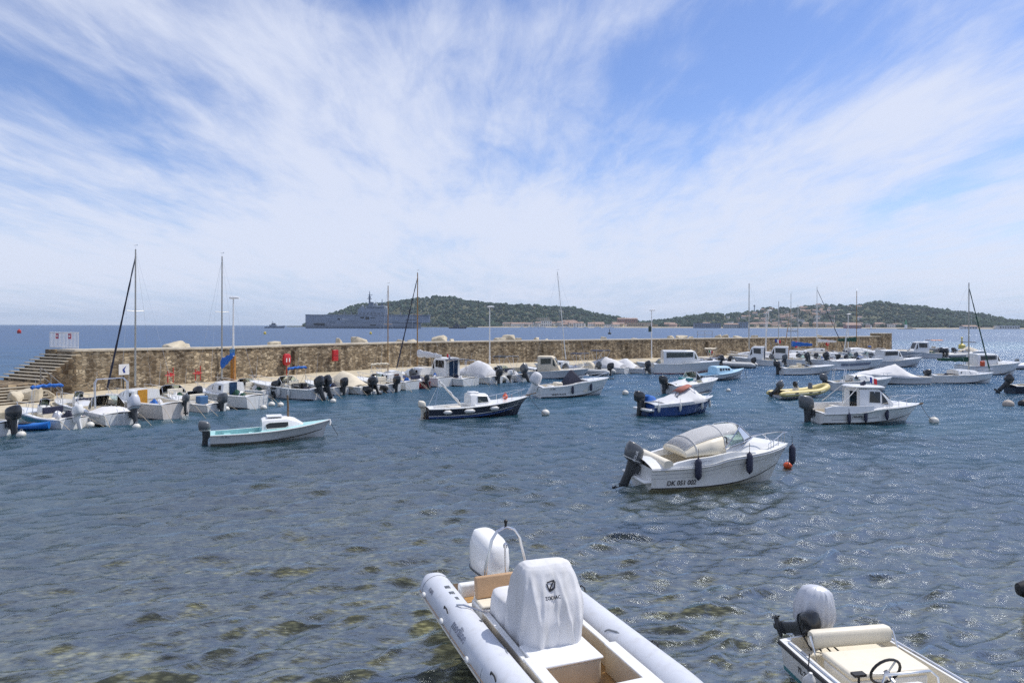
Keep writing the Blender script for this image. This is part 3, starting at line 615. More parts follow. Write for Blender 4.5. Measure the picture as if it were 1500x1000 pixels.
def frustum_cover(P,H,mat,pts,t0,t1,name='boat_cover',over=.03):
    """canvas stretched over the boat between stations t0..t1; pts = ridge [(t, z above sheer)]"""
    rows=[]; n=18; rn=random.Random(int(t1*100))
    for i in range(n+1):
        t=t0+(t1-t0)*i/n
        for k in range(len(pts)-1):
            if t<=pts[k+1][0] or k==len(pts)-2: break
        q=(t-pts[k][0])/(pts[k+1][0]-pts[k][0]); zr=pts[k][1]+(pts[k+1][1]-pts[k][1])*q
        h=H.half(t)+over; zs=H.sheer(t); x=t*H.L; r=[]
        for y in (1,1,.8,.5,.22,0,-.22,-.5,-.8,-1,-1):
            pass
        for j,(y,f) in enumerate(((1,-.16),(1,0.),(.86,.2),(.6,.55),(.3,.88),(0,1.),(-.3,.88),(-.6,.55),(-.86,.2),(-1,0.),(-1,-.16))):
            w=.018*math.sin(i*1.7+j*2.3)+.012*math.sin(i*3.1-j)
            r.append((x,h*y,zs+.012+(f*zr if f>=0 else f)+(w if 1<j<9 else 0)))
        rows.append(r)
    b=MB(); b.loft(rows,closed=False); 
    b.add(rows[0],[tuple(range(11))]); b.add(rows[-1],[tuple(range(11))[::-1]])
    return b.build(name,mat,P,ang=50)
def fender(loc,label,mat=FN,l=.5,r=.1,rz=0,horiz=False,group=None,tilt=0,line=.25):
    o=thing('fender',label,'fender',loc,rz,group); b=MB()
    if horiz: b.M=Matrix.Rotation(R(90),4,'Y')
    if tilt: b.M=Matrix.Rotation(R(tilt),4,'Y')@b.M
    b.lathe([(.02,-l/2-.03),(.035,-l/2),(r*.7,-l/2+.03),(r,-l/2+r),(r,l/2-r),(r*.7,l/2-.03),(.035,l/2),(.02,l/2+.04)],12); b.build('body',mat,o,ang=50)
    b=MB()
    if horiz:
        for k in (-1,1): b.tube([(k*l/2,0,0),(k*l/2*.9,-.0,line)],.008,5)
    else: b.tube([(0,0,l/2+.02),(.0,.02,l/2+line)],.008,5)
    b.build('rope',RK,o); return o
def buoy(p,label,r=.18,mat=BW,group=None,eye=True,squash=.85):
    o=thing('mooring_buoy',label,'buoy',p,random.random()*6,group)
    b=MB(); b.lathe([(r*math.sin(PI*i/10)+.002,-r*squash*math.cos(PI*i/10)+r*.42) for i in range(11)],16); b.build('float',mat,o,ang=60)
    if eye:
        b=MB(); z=r*.42+r*squash; b.tube([(.05*math.cos(a),0,z+.03+.05*math.sin(a)) for a in [2*PI*i/10 for i in range(10)]],.012,5,closed=True); b.build('ring',AL,o)
    return o
def line(a,b_,sag,label,name='mooring_line',r=.012,mat=RP,group=None):
    a=Vector(a);b_=Vector(b_); o=MB(); n=12
    o.tube([a.lerp(b_,i/n)-Vector((0,0,sag*4*(i/n)*(1-i/n)))-a for i in range(n+1)],r,5); m=o.build(name,mat); m.location=a; return tag(m,label,'rope',group)
def place(stern,heading): return stern,heading
def world(P,v): 
    c,s=math.cos(P.rotation_euler[2]),math.sin(P.rotation_euler[2]); return Vector((P.location.x+v[0]*c-v[1]*s,P.location.y+v[0]*s+v[1]*c,P.location.z+v[2]))
def px2(a,b_):                                  # stern and bow photo points on the water -> stern, heading, length
    p=at(*a);q=at(*b_); d=q-p; return p,math.atan2(d.y,d.x),d.length
def seats(P,lst,mat=CI):
    for a in lst: rbox(P,'seat',mat,*a,bev=.04)
def console(P,x,z,w=.3,h=.75,d=.5,mat=W,glass=GT,wh=True):
    b=MB(); b.sell([((x,0,z),(d/2,0,0),(0,w,0)),((x,0,z+h*.75),(d/2*.92,0,0),(0,w*.95,0)),((x+.04,0,z+h),(d/2*.62,0,.05),(0,w*.85,0))],20,5.); o=b.build('console',mat,P,ang=40)
    screen(P,[(x+.0,w*.85,z+h*.95),(x+d*.3,w*.6,z+h),(x+d*.3,-w*.6,z+h),(x+.0,-w*.85,z+h*.95)],[(x-.1,w*.8,z+h+.26),(x+d*.16,w*.55,z+h+.32),(x+d*.16,-w*.55,z+h+.32),(x-.1,-w*.8,z+h+.26)],glass)
    if wh: wheel(P,(x-d/2-.06,0,z+h*.85),.17,25)
    return o
# ------------------------------------------------------------------ boats built one by one
def ribtube(P,L,hb,r,z0,mat,rise=.25,n=26,cone=.35,name='inflatable_tube',sep=True):
    """one continuous tube: starboard stern, round the bow, back to the port stern"""
    pts=[];rad=[]
    def path(u):                                # u 0..1 from stern to bow (starboard side)
        if u<.62: x=u/.62*L*.66; return Vector((x,-hb,z0+rise*.15*(u/.62)**2))
        a=(u-.62)/.38*PI/2; return Vector((L*.66+L*.34*math.sin(a)*.97,-hb*math.cos(a)**.85 if a<PI/2-1e-4 else 0,z0+rise*(.15+.85*math.sin(a)**1.5)))
    us=[i/n for i in range(n+1)]
    A=[path(u) for u in us]; pts=[Vector((-cone,-hb,z0))]+A+[Vector((p.x,-p.y,p.z)) for p in A[::-1][1:]]+[Vector((-cone,hb,z0))]
    rad=[r*.5]+[r]*(len(pts)-2)+[r*.5]
    pts=[Vector((-cone-.02,-hb,z0))]+pts+[Vector((-cone-.02,hb,z0))]; rad=[.02]+rad+[.02]
    b=MB(); b.tube(pts,rad,24); return b.build(name,mat,P,ang=50),A
def rib_hull(P,L,w,mat,z=.12,name='hull'):
    b=MB(); rings=[]
    for i in range(13):
        t=i/12; h=w*(1 if t<.6 else max(1-((t-.6)/.4)**2.2,0.01)); x=t*L
        rings.append([(x,h,z+.22*t**4+.14),(x,h,z+.22*t**4),(x*.99,h*.55,-.08+.3*t**4),(x*.97,0,-.26+.4*t**4),(x*.99,-h*.55,-.08+.3*t**4),(x,-h,z+.22*t**4),(x,-h,z+.22*t**4+.14)])
    b.loft(rings,closed=False); b.add(rings[0],[tuple(range(7))]); b.add([r[0] for r in rings]+[r[6] for r in rings[::-1]],[tuple(range(26))]); return b.build(name,mat,P)
# ---- foreground inflatable
P=RIB=thing('inflatable_boat','large white and pale grey rigid inflatable with a covered console and white engine, nearest boat','inflatable boat',(-.44,12.29,0),R(-68.6))
L=5.9; hb=.965; r=.265; z0=.42
tb,A=ribtube(P,L,hb,r,z0,TG,rise=.3,n=34)
rib_hull(P,L*.93,.74,W,-.04)
b=MB()
for sd in (1,-1):                               # rubbing strake along the tube, white with a tan line
    pts=[Vector((-.34,-sd*(hb+.13),z0-.02))]+[Vector((p.x,sd*(p.y-(r-.012)*(.94 if abs(p.y)>.3 else .5)),p.z-.08)) if True else p for p in A[:26]]
    pts=[Vector((q.x,-abs(q.y) if sd>0 else abs(q.y),q.z)) for q in pts[1:]]
    b.tube(pts,.028,6)
b.build('rubbing_strake',CR,P)
b=MB()
for sd in (1,-1):
    pts=[Vector((p.x,(-abs(p.y)-r*.995) if sd>0 else (abs(p.y)+r*.995),p.z-.01)) for p in A[:22]]; b.tube(pts,.011,6)
b.build('rope_line',TN,P)
for sd in (1,-1):                               # moulded rope cleats on the outside
    for x in (.35,1.45,2.75,3.6):
        b=MB(); b.sell([((x,sd*(hb+r-.03),z0+.02),(.09,0,0),(0,.03,.03)),((x,sd*(hb+r+.02),z0+.05),(.075,0,0),(0,.03,.03)),((x,sd*(hb+r+.045),z0+.07),(.03,0,0),(0,.015,.015))],12,2.4); b.build('rope_cleat',FW,P)
        if x in (1.45,3.6):
            b=MB(); b.tube([(x-.1,sd*(hb+r*.8),z0+.19),(x-.06,sd*(hb+r*.82),z0+.24),(x+.06,sd*(hb+r*.82),z0+.24),(x+.1,sd*(hb+r*.8),z0+.19)],.012,6); b.build('grab_handle',KB,P)
    for x in (.72,.98,1.22,3.45,3.7,3.95):             # dark non-slip pads on top
        b=MB(); b.M=Matrix.Translation((x,sd*(hb-.02+.06*sd*0),z0))
        b.loft([[(dx,(r+.004)*math.sin(a),(r+.004)*math.cos(a)) for a in (-.16,-.05,.05,.16)] for dx in (-.055,-.02,.02,.055)],closed=False); o=b.build('tread_pad',EG,P); m=o.modifiers.new('t','SOLIDIFY'); m.thickness=.006
    b=MB(); b.lathe([(.001,0),(.03,0),(.03,.018),(.018,.02),(.001,.02)],12,(2.1,sd*(hb-.13),z0+r*.88)); b.build('air_valve',EG,P)
    b=MB(); b.tube([(2.95,sd*(hb-.2),z0+r*.72),(3.0,sd*(hb-.17),z0+r*.86),(3.16,sd*(hb-.13),z0+r*.97),(3.22,sd*(hb-.12),z0+r*.95)],.016,6); b.build('carry_handle',TD,P)
TAN=pm('liner beige',(.56,.49,.38),.45,var=.06)
for sd in (1,-1):
    for x in (.15,1.85,3.25): b=MB(); b.tube([(x,sd*hb+(r+.001)*math.cos(a),z0+.02*(x>3)+(r+.001)*math.sin(a)) for a in [2*PI*i/28 for i in range(28)]],.006,4,closed=True); b.build('tube_seam',TD,P)
# floor, coamings
rbox(P,'floor',TK,.95,4.9,-.66,.66,.20,.262,.004)
for sd in (1,-1):
    b=MB(); b.box(1.6,3.35,sd*.62-.02,sd*.62+.05,.262,.57); o=b.build('side_coaming',TAN,P,bevel=.015); b=MB(); b.box(1.58,3.36,sd*.62-.03,sd*.62+.06,.572,.60); b.build('coaming_cap',W,o,bevel=.01)
    b=MB(); b.box(3.37,4.9,sd*.60-.07,sd*.60+.09,.262,.63); o=b.build('bow_locker',TAN,P,bevel=.02); b=MB(); b.box(3.36,4.9,sd*.60-.08,sd*.60+.10,.632,.662); b.build('locker_cap',W,o,bevel=.01)
    b=MB(); b.box(-.1,.95,sd*.45-.22,sd*.45+.24,.18,.40); b.build('swim_platform',W,P,bevel=.03)
    b=MB(); b.box(-.06,.8,sd*.45-.17,sd*.45+.18,.402,.414); b.build('platform_mat',TK,P)
rbox(P,'transom',W,.42,.58,-.68,.68,.1,.62,.03)
rbox(P,'bow_seat',W,4.4,4.95,-.50,.50,.262,.63,.04); rbox(P,'bow_deck',W,4.40,5.2,-.58,.58,.668,.708,.02)
rbox(P,'aft_bench',W,1.0,1.5,-.62,.62,.262,.55,.03); rbox(P,'bench_cushion',CI,1.02,1.49,-.60,.60,.553,.60,.03)
b=MB(); b.M=Matrix.Translation((1.16,0,.60))@Matrix.Rotation(R(-12),4,'Y'); b.box(-.05,.05,-.6,.6,.0,.34); b.build('backrest',TN,P,bevel=.03)
b=MB()
for sd in (1,-1): b.tube([(1.0,sd*.55,.5),(1.0,sd*.55,.66),(1.1,sd*.55,.72)],.016,6)
b.build('backrest_bracket',AL,P)
rbox(P,'step_box',TAN,3.0,3.62,-.56,.34,.262,.60,.03); rbox(P,'step_lid',WN,2.97,3.65,-.58,.36,.603,.645,.018)
# canvas console cover: draped, creased
def cover():
    prof=[(.40,.53,.41),(.50,.53,.415),(.72,.52,.415),(.95,.50,.41),(1.2,.41,.395),(1.4,.29,.38),(1.52,.215,.365),(1.60,.165,.345),(1.645,.12,.31),(1.668,.07,.24),(1.676,.035,.16),(1.678,.008,.03)]
    def lv(t):
        i=min(int(t*(len(prof)-1)),len(prof)-2); f=t*(len(prof)-1)-i; return [a+(b_-a)*f for a,b_ in zip(prof[i],prof[i+1])]
    rings=[]; n=200; m=64
    for i in range(m+1):
        z,a,w=lv(i/m); rr=[]; cx=2.62+.10*min(i/m*1.4,1)
        for j in range(n):
            t=2*PI*j/n; ct,st=math.cos(t),math.sin(t); k=(abs(ct)**4.2+abs(st)**4.2)**(-1/4.2)
            s_=j/n*12; rid=lambda q:1-abs(noise.noise(q))*2.2
            f=.03*rid(Vector((s_*.55+z*.9,z*.55,1)))*1.0+.02*rid(Vector((s_*1.1-z*1.3,z*.8,5)))+.006*noise.noise(Vector((s_*3,z*5,9)))
            for c0,kk,ww,aa in ((.135,.055,.012,.035),(.115,-.03,.010,.025),(.865,-.055,.012,.035),(.885,.03,.011,.03),(.02,.05,.010,.022),(.95,-.04,.012,.024),(.30,.03,.013,.03),(.66,.05,.013,.03)):
                dd=((j/n-c0-kk*(1.62-z)+.5)%1)-.5; f+=aa*math.exp(-(dd/ww)**2)*math.sin(min(max((z-.45)/1.1,0),1)*PI)**.6
            if z<.55: f+=.010*math.sin(j*.75)*(.55-z)/.15
            f*=min(1,(1.678-z)*7+.15)*1.1
            x=cx+a*ct*k+f*ct*k; y=-.07+w*st*k+f*st*k
            rr.append((x,y,z+.012*math.sin(j*.23)*(i<3)+.02*noise.noise(Vector((x*3,y*3,2)))*(z>1.4)+.035*(y+.1)*(z>1.3)*-1))
        rings.append(rr)
    b=MB(); b.loft(rings); o=b.build('console_cover',CW,RIB,ang=80)
    rings=[]
    for li in range(25):
        t=li/24; z,a,w=[np.interp(t,[0,.2,.6,.85,.95,1],q) for q in ((.40,.5,.75,.90,.94,.945),(.37,.36,.35,.31,.22,.02),(.40,.39,.38,.35,.25,.03))]; rr=[]
        for j in range(110):
            u=2*PI*j/110; ct,st=math.cos(u),math.sin(u); k=(abs(ct)**5+abs(st)**5)**(-1/5); f=.02*(1-abs(noise.noise(Vector((j*.09,z*1.4,3))))*2)*min(1,(.945-z)*9)
            rr.append((1.86+(a+f)*ct*k,-.14+(w+f)*st*k,z))
        rings.append(rr)
    b=MB(); b.loft(rings); b.build('seat_cover',CW,RIB,ang=80); return o
CV=cover(); bpy.context.view_layer.update()
def oncover(y,z):
    ok,loc,nrm,_=CV.ray_cast(Vector((6,y,z)),Vector((-1,0,0))); return loc,nrm
# emblem and lettering on the front of the cover
loc,nrm=oncover(-.12,1.40); nrm=Vector((1,0,.42)).normalized(); ey=Vector((-nrm.z,0,nrm.x)); b=MB(); b.M=Matrix(((0,ey.x,nrm.x,loc.x+.012),(1,0,nrm.y,loc.y),(0,ey.z,nrm.z,loc.z),(0,0,0,1)))
for (p,q) in (((-.07,.07),(.07,.095)),((.07,.095),(-.045,-.055)),((-.075,.05),(-.045,-.075)),((-.045,-.075),(.04,-.045)),((.082,.075),(.057,-.038)),((-.045,-.055),(.057,-.025))):
    p=Vector((*p,0))*.8;q=Vector((*q,0))*.8; d=(q-p).normalized(); nn=Vector((-d.y,d.x,0))*.009; b.prism([p-nn,q-nn,q+nn,p+nn],(0,0,.004))
b.build('emblem',TX,P)
loc,_=oncover(-.12,1.26); textM('lettering','ZODIAC',.062,TX,P,loc+nrm*.014,(0,1,0),ey)
for x,s,tz in ((.55,'ELITE',.085),(2.15,'medline',.19)):
    a=R(52); textM('lettering',s,tz,TB,P,(x,-hb-(r+.004)*math.sin(a),z0+(r+.004)*math.cos(a)),(1,0,0),(0,math.cos(a),math.sin(a)))
textM('lettering','medline',.19,TB,P,(2.15,hb+(r+.004)*math.sin(R(52)),z0+(r+.004)*math.cos(R(52))),(-1,0,0),(0,-math.cos(R(52)),math.sin(R(52))))
o=outboard(P,.36,.10,.40,1.40,WN,W,tilt=6,steer=14,stripe=EG)
textM('engine_emblem','S',.16,TB,P,(.385,-.02,.62),(.24,.97,0),(-.1,0,1),.3)
b=MB()
for dx in (0,.07):
    b.tube([(.95+dx,-.40,.5),(.93+dx,-.36,1.0),(.92+dx*.6,-.25,1.44),(.92+dx*.5,-.15,1.585),(.92+dx*.5,0,1.635),(.92+dx*.5,.15,1.585),(.92+dx*.6,.25,1.44),(.93+dx,.36,1.0),(.95+dx,.40,.5)],.018,8)
ar=b.build('light_arch',AL,P); b=MB(); b.lathe([(.02,0),(.022,.05),(.03,.055),(.03,.10),(.01,.115)],10,(.94,0,1.65)); b.build('navigation_light',KB,ar)
b=MB(); b.tube([(.99,-.02,.55),(.97,-.02,1.15),(.97,-.02,1.3)],.014,6); b.sell([((.97,-.02,1.3),(.03,0,0),(0,.03,0)),((.97,-.02,1.36),(.035,0,0),(0,.035,0)),((.97,-.02,1.39),(.01,0,0),(0,.01,0))],10,2); b.build('antenna',AL,P)
b=MB(); b.tube([(1.72,-.60,.60),(1.62,-.95,.735),(1.50,-1.02,.70)],.014,6); b.build('boat_hook',AL,P)
# ---- small open boat with the silver engine cover, bottom right
P=WH=thing('open_motorboat','white open boat with ivory cushions and an outboard under a silver cover, bottom right','motorboat',(4.66,9.95,0),R(-80.5))
H=Hull(4.6,1.75,.50,.62,tr=.93,p=4.,kx=.93,flare=.0,draft=.16,chz=.06)
H.build(P,WN); H.deck(P,W,.02,.78,.13,.12,CI); H.rub(P,KB,.03,.93)
H.band(P,TL,.02,.16,name='boot_stripe')
b=MB()
for sd in (1,-1):
    b.tube([H.pt(t,1,sd,-.065)+Vector((0,0,.018)) for t in H.ts(.03,.9)],.014,6)
b.build('gunwale_trim',AL,P)
outboard(P,-.02,0,.55,.92,ES,EL,tilt=6,steer=62,cover=True,cs=.9); outboard(P,-.02,-.42,.52,.58,EB,EL,tilt=66,steer=12)
rbox(P,'seat_box',W,.62,1.22,-.55,.55,.12,.50,.03); rbox(P,'seat_cushion',CI,.60,1.25,-.57,.57,.503,.60,.045,3)
b=MB(); b.sell([((.42,-.60,.68),(.07,0,.0),(0,0,.10)),((.42,-.55,.68),(.085,0,0),(0,0,.12)),((.42,.55,.68),(.085,0,0),(0,0,.12)),((.42,.60,.68),(.07,0,0),(0,0,.10))],20,3); b.build('backrest',CI,P,ang=50)
b=MB()
for sd in (1,-1): b.tube([(.60,sd*.60,.30),(.56,sd*.63,.55),(.46,sd*.63,.74),(.40,sd*.62,.70)],.016,6)
b.build('backrest_frame',AL,P)
rbox(P,'console',WN,1.78,2.25,-.72,-.04,.12,.78,.06,3); wheel(P,(1.66,-.42,.84),.19,22)
b=MB(); b.tube([(2.08,-.74,.6),(2.02,-.74,.92),(1.98,-.68,.98),(1.98,-.08,.98),(2.02,-.02,.92),(2.08,-.02,.6)],.014,6); b.build('console_rail',AL,P)
b=MB(); b.tube([(1.45,-.62,.12),(1.45,-.62,.70)],.016,6); b.box(1.40,1.49,-.70,-.54,.70,.73); b.build('throttle',KB,P)
b=MB()
for i in range(4): b.tube([(.22+.05*i,-.45+.12*i,.42),(.10+.03*i,-.52+.08*i,.60),(.05,-.40+.10*i,.62),(.02,-.2+.05*i,.56)],.012,6)
b.build('engine_cables',KB,P)
rbox(P,'splash_well',CI,.05,.30,-.72,.72,.12,.40,.03)
b=MB(); rn=random.Random(4)
for k in range(5): b.tube([(.40+.09*math.cos(i*.9+k),-.62+.07*math.sin(i*1.1+k),.16+.035*k+.02*math.sin(i)) for i in range(9)],.022,6)
tag(b.build('coiled_rope',FW),'coil of white rope lying inside the open boat with the silver engine cover','rope'); ro=bpy.data.objects['coiled_rope']; ro.location=P.location; ro.rotation_euler=P.rotation_euler
for sd in (-1,1):
    b=MB(); b.box(1.45,2.9,sd*.715-.015,sd*.715+.015,.24,.44); b.build('side_shelf',TK,P,bevel=.006)
b=MB()
for k in range(6): b.tube([(1.5+.09*k,.66,.36),(1.54+.09*k,.62,.42),(1.6+.09*k,.66,.34)],.02,5)
b.build('green_cord',pm('cord green',(.05,.30,.12),.8),P)
textM('registration','TL 2508',.10,TX,P,H.pt(.14,.55,-1,.008),(1,0,0),(0,0,1))
fender(world(P,(.95,-.98,.30)),'white fender hanging outside the open boat with ivory cushions',FW,.42,.085,R(-80),tilt=14)
# ---- A: big white sport boat
P=thing('sport_boat','large white sport boat with a clear domed canopy, navy fenders and a tilted dark engine','motorboat',(4.0,21.35,0),R(12)); P.scale=(.945,1,1)
H=Hull(5.5,2.25,.72,1.0,tr=.86,p=2.5,kx=.86,flare=.10,draft=.25,brk=.16,zp=1.25,chz=.10)
H.build(P,W); H.deck(P,W,.10,.46,.22,.38,CR,.16); H.rub(P,GH,.028,.93)
H.band(P,KB,.0,.05,name='boot_stripe'); H.band(P,TB,.70,.715,name='pinstripe'); H.band(P,TB,.50,.508,.0,.62,name='pinstripe')
rbox(P,'swim_platform',W,-.26,.02,-.92,.92,.26,.36,.05)
b=MB(); b.sell([((.55,-1.0,.78),(.16,0,0),(0,0,.18)),((.55,1.0,.78),(.16,0,0),(0,0,.18))],16,3); b.build('stern_cushion',CI,P)
outboard(P,-.06,.0,.62,1.08,EG,EL,tilt=22,steer=-6,stripe=AW)
# raised coaming
for sd in (1,-1): b=MB(); b.loft([[H.pt(t,1,sd,-.02)+Vector((0,0,.0)),H.pt(t,1,sd,-.06)+Vector((0,0,hh)),H.pt(t,1,sd,-.20)+Vector((0,0,hh)),H.pt(t,1,sd,-.24)] for t,hh in ((.10,.02),(.16,.13),(.24,.20),(.36,.21),(.5,.17),(.66,.06))]); b.build('coaming',W,P)
T=Trunk([(2.6,1.0,1.22,.92,.86),(3.2,1.03,1.40,.90,.72),(3.75,1.06,1.42,.80,.55),(4.6,1.08,1.28,.52,.3),(5.1,1.1,1.18,.2,.12)],.05); T.build(P,W,'foredeck_trunk')
base=[(2.55,.90,1.25),(3.35,.78,1.42),(3.85,.40,1.46),(3.9,0,1.47),(3.85,-.40,1.46),(3.35,-.78,1.42),(2.55,-.90,1.25)]
top=[(2.65,.88,1.32),(3.12,.74,1.78),(3.38,.42,1.86),(3.42,0,1.88),(3.38,-.42,1.86),(3.12,-.74,1.78),(2.65,-.88,1.32)]
screen(P,base,top,GL,AL,.018)
def arch(x,w,zb,zt,n=14,zr=0.): return [Vector((x,w*math.cos(PI*i/n),zb+(zt-zb)*math.sin(PI*i/n)**.75)) for i in range(n+1)]
st=[(1.25,.86,1.02,1.22),(1.6,.90,1.05,1.50),(2.1,.92,1.08,1.70),(2.6,.90,1.1,1.82),(3.1,.80,1.15,1.86),(3.38,.62,1.3,1.87)]
b=MB(); rows=[arch(*a) for a in st]; b.loft([r_[3:12] for r_ in rows],closed=False); o=b.build('canopy_top',GV,P); m=o.modifiers.new('t','SOLIDIFY'); m.thickness=.004
b=MB(); b.loft([r_[:4] for r_ in rows[:4]],closed=False); b.loft([r_[11:] for r_ in rows[:4]],closed=False); b.loft([rows[0],[Vector((p.x-.03,p.y,1.0)) for p in rows[0]]],closed=False); o=b.build('canopy_side',CC if False else CI,P); m=o.modifiers.new('t','SOLIDIFY'); m.thickness=.008
b=MB()
for i in (1,3,5): b.tube([p+Vector((0,0,.008)) for p in rows[i]],.014,6)
for j in (3,11): b.tube([r_[j]+Vector((0,0,.008)) for r_ in rows],.010,6)
b.build('canopy_frame',FW,P)
for y in (-.42,.42): rbox(P,'helm_seat',CI,2.15,2.55,y-.24,y+.24,.9,1.55,.08,3)
rbox(P,'dashboard',WN,2.85,3.2,-.7,.7,1.05,1.38,.06); wheel(P,(2.78,-.42,1.36),.17,30)
rail(P,[H.pt(.52,1,-1,-.1)+Vector((0,0,.18)),(3.3,-.80,1.32),(3.75,-.66,1.55),(4.1,-.6,1.6),H.pt(.80,1,-1,-.1)+Vector((0,0,.28)),H.pt(.80,1,-1,-.1)]); rail(P,[H.pt(.52,1,1,-.1)+Vector((0,0,.18)),(3.3,.80,1.32),(3.75,.66,1.55),(4.1,.6,1.6),H.pt(.80,1,1,-.1)+Vector((0,0,.28)),H.pt(.80,1,1,-.1)])
pulpit(H,P,.78,.38,.12)
textM('registration','DK 051 002',.20,TX,P,H.pt(.20,.26,-1,.012),H.pt(.3,.26,-1)-H.pt(.1,.26,-1),(0,0,1),.2)
textM('model_lettering','CAP FERRET CC',.10,TB,P,H.pt(.30,1,-1,-.052)+Vector((0,0,.09)),H.pt(.36,1,-1)-H.pt(.24,1,-1),(0,-.2,1))
o=textM('engine_lettering','FOUR',.13,TWH,P,(-.22,-.21,.98),(.4,.0,.92),(-.92,0,.4))
A_=P
for t,zz,txt in ((.27,.70,'nearest the stern'),(.60,.80,'amidships'),(.985,.82,'at the bow')):
    q=H.pt(t,.6,-1,.13); fender(world(P,(q.x,q.y if t<.9 else -.16,zz)),'navy fender '+txt+' of the large white sport boat with the clear canopy',FN,.62,.105,line=.3)
buoy(at(1154,684),'orange mooring buoy at the bow of the large white sport boat',.15,OR)
line(world(P,(5.35,-.05,1.1)),at(1154,682,.2),.03,'short line from the bow of the large white sport boat to its orange buoy',mat=RK)
# ---- B: little white and turquoise boat
p,h,l=px2((308,651),(452,642))
P=thing('small_cabin_boat','small white boat with a turquoise interior, low cabin and stub mast, floating alone','motorboat',p,h)
H=Hull(4.9,1.65,.47,.80,tr=.8,p=2.0,kx=.93,flare=.05,draft=.2,zp=2.4,chz=.12)
H.build(P,GH); H.deck(P,TQ,.04,.40,.13,.12,TQ,.07); H.rub(P,W,.028,.97); H.band(P,KB,-.08,.02,.45,.97,name='antifouling')
T=Trunk([(2.0,.50,.93,.56,.50),(2.1,.50,.98,.56,.48),(3.0,.52,1.0,.52,.42),(3.35,.55,.92,.46,.38),(3.75,.6,.66,.34,.3)],.05); T.build(P,WN)
T.window(P,DG,[(2.15,.32),(2.2,.2),(2.95,.2),(3.08,.35),(3.05,.7),(2.3,.72),(2.15,.6)],frame=AW)
rbox(P,'roof_hatch',WN,2.2,2.85,-.35,.35,1.055,1.10,.02)
b=MB(); b.tube([(3.1,0,.98),(3.1,0,1.5),(3.07,0,1.95)],[.05,.045,.035],8); b.build('stub_mast',WD,P)
seats(P,[(.5,.8,-.6,.6,.12,.36),(1.5,1.75,-.62,.62,.12,.36)],TQ); outboard(P,-.02,0,.5,.82,EG,EL,tilt=2,stripe=AW)
textM('registration','TL 8724',.10,TB,P,H.pt(.12,.72,-1,.01),(1,0,0),(0,0,1))
b=MB(); b.tube([(4.86,0,.80),(4.90,-.05,.7),(4.86,-.1,.55)],.05,7); b.build('bow_fender',FW,P)
line(world(P,(4.88,0,.72)),world(P,(5.3,-.2,-.05)),.02,'mooring line dropping from the bow of the small turquoise boat',mat=RK)
# ---- C: navy pointed fishing boat
p,h,l=px2((624,613),(758,606))
P=thing('fishing_boat','dark navy fishing boat with white deck, small cabin and boom leaning over its stern','motorboat',p,h)
H=Hull(6.0,1.95,.58,1.0,tr=.62,p=2.2,kx=.88,flare=.08,draft=.3,zp=2.2,chz=.10)
H.build(P,NV); H.deck(P,W,.05,.42,.2,.22,W,.07); H.rub(P,W,.03,.96); H.band(P,W,.14,.20,.0,.93,slope=.12,name='white_stripe'); H.band(P,BL,-.06,.12,.0,.9,name='antifouling')
T=Trunk([(2.35,.62,1.22,.62,.54),(2.45,.62,1.26,.62,.54),(3.35,.68,1.20,.58,.48),(3.6,.72,.86,.5,.42)],.05); T.build(P,WN)
T.window(P,GT,[(2.75,.25),(3.38,.25),(3.30,.85),(2.75,.85)],frame=AW)
rbox(P,'roof_hatch',WN,2.4,2.9,-.32,.32,1.27,1.36,.03); b=MB(); b.lathe([(.03,0),(.03,.06),(.05,.08),(.02,.10)],10,(2.0,.3,.80)); b.build('vent',KB,P)
b=MB(); b.tube([(2.0,.1,.65),(.78,.15,1.95)],.05,8); o=b.build('boom',AW,P); b=MB(); b.tube([Vector((1.85,.1,.84)).lerp(Vector((.74,.15,2.03)),i/10)+Vector((.01*math.sin(i*2),.02*math.sin(i*3),.01)) for i in range(11)],[.04+.014*math.sin(i*1.9) for i in range(10)]+[.07],7); b.build('rolled_sail',CW,o)
b=MB(); b.tube([(.78,.15,1.9),(.3,.6,.6)],.006,4); b.tube([(.78,.15,1.9),(.3,-.6,.6)],.006,4); b.build('stay',AL,o)
pulpit(H,P,.64,.42,.1,tip=.97); outboard(P,-.05,0,.55,.7,CR,CR,tilt=0)
rbox(P,'engine_box',CR,1.2,1.9,-.3,.3,.22,.62,.04)
b=MB(); b.prism([(5.85,-.04,1.0),(6.5,-.03,1.12),(6.5,.03,1.12),(5.85,.04,1.0)],(0,0,.05)); b.build('bowsprit',WD,P)
b=MB(); b.prism([(-.02,-.03,-.3),(-.2,-.03,-.3),(-.16,-.03,.5),(-.02,-.03,.55)],(0,.06,0)); b.build('rudder',WD,P)
C_=P
for t,l_,s in ((.165,.42,'nearest the stern'),(.37,.55,'in the middle'),(.62,.48,'below the cabin window')):
    q=H.pt(t,.6,-1,.12); fender(world(P,q),'white fender lying along the navy fishing boat hull, '+s,FW,l_,.11,h,True,line=.2)
o=thing('marker_float','round orange float lying on the foredeck of the navy fishing boat','buoy',world(P,(4.55,-.1,1.02))); b=MB(); b.lathe([(.15*math.sin(PI*i/10)+.002,-.15*math.cos(PI*i/10)) for i in range(11)],14); b.build('float',OR,o); b=MB(); b.tube([(.05*math.cos(a),0,.17+.05*math.sin(a)) for a in [2*PI*i/8 for i in range(8)]],.015,5,closed=True); b.build('ring',OR,o)
buoy(at(799,607),'white mooring buoy in front of the navy fishing boat bow',.23)
line(world(P,(6.1,0,.95)),at(798,606,.1),.10,'mooring line from the navy fishing boat to its white buoy',mat=RK)
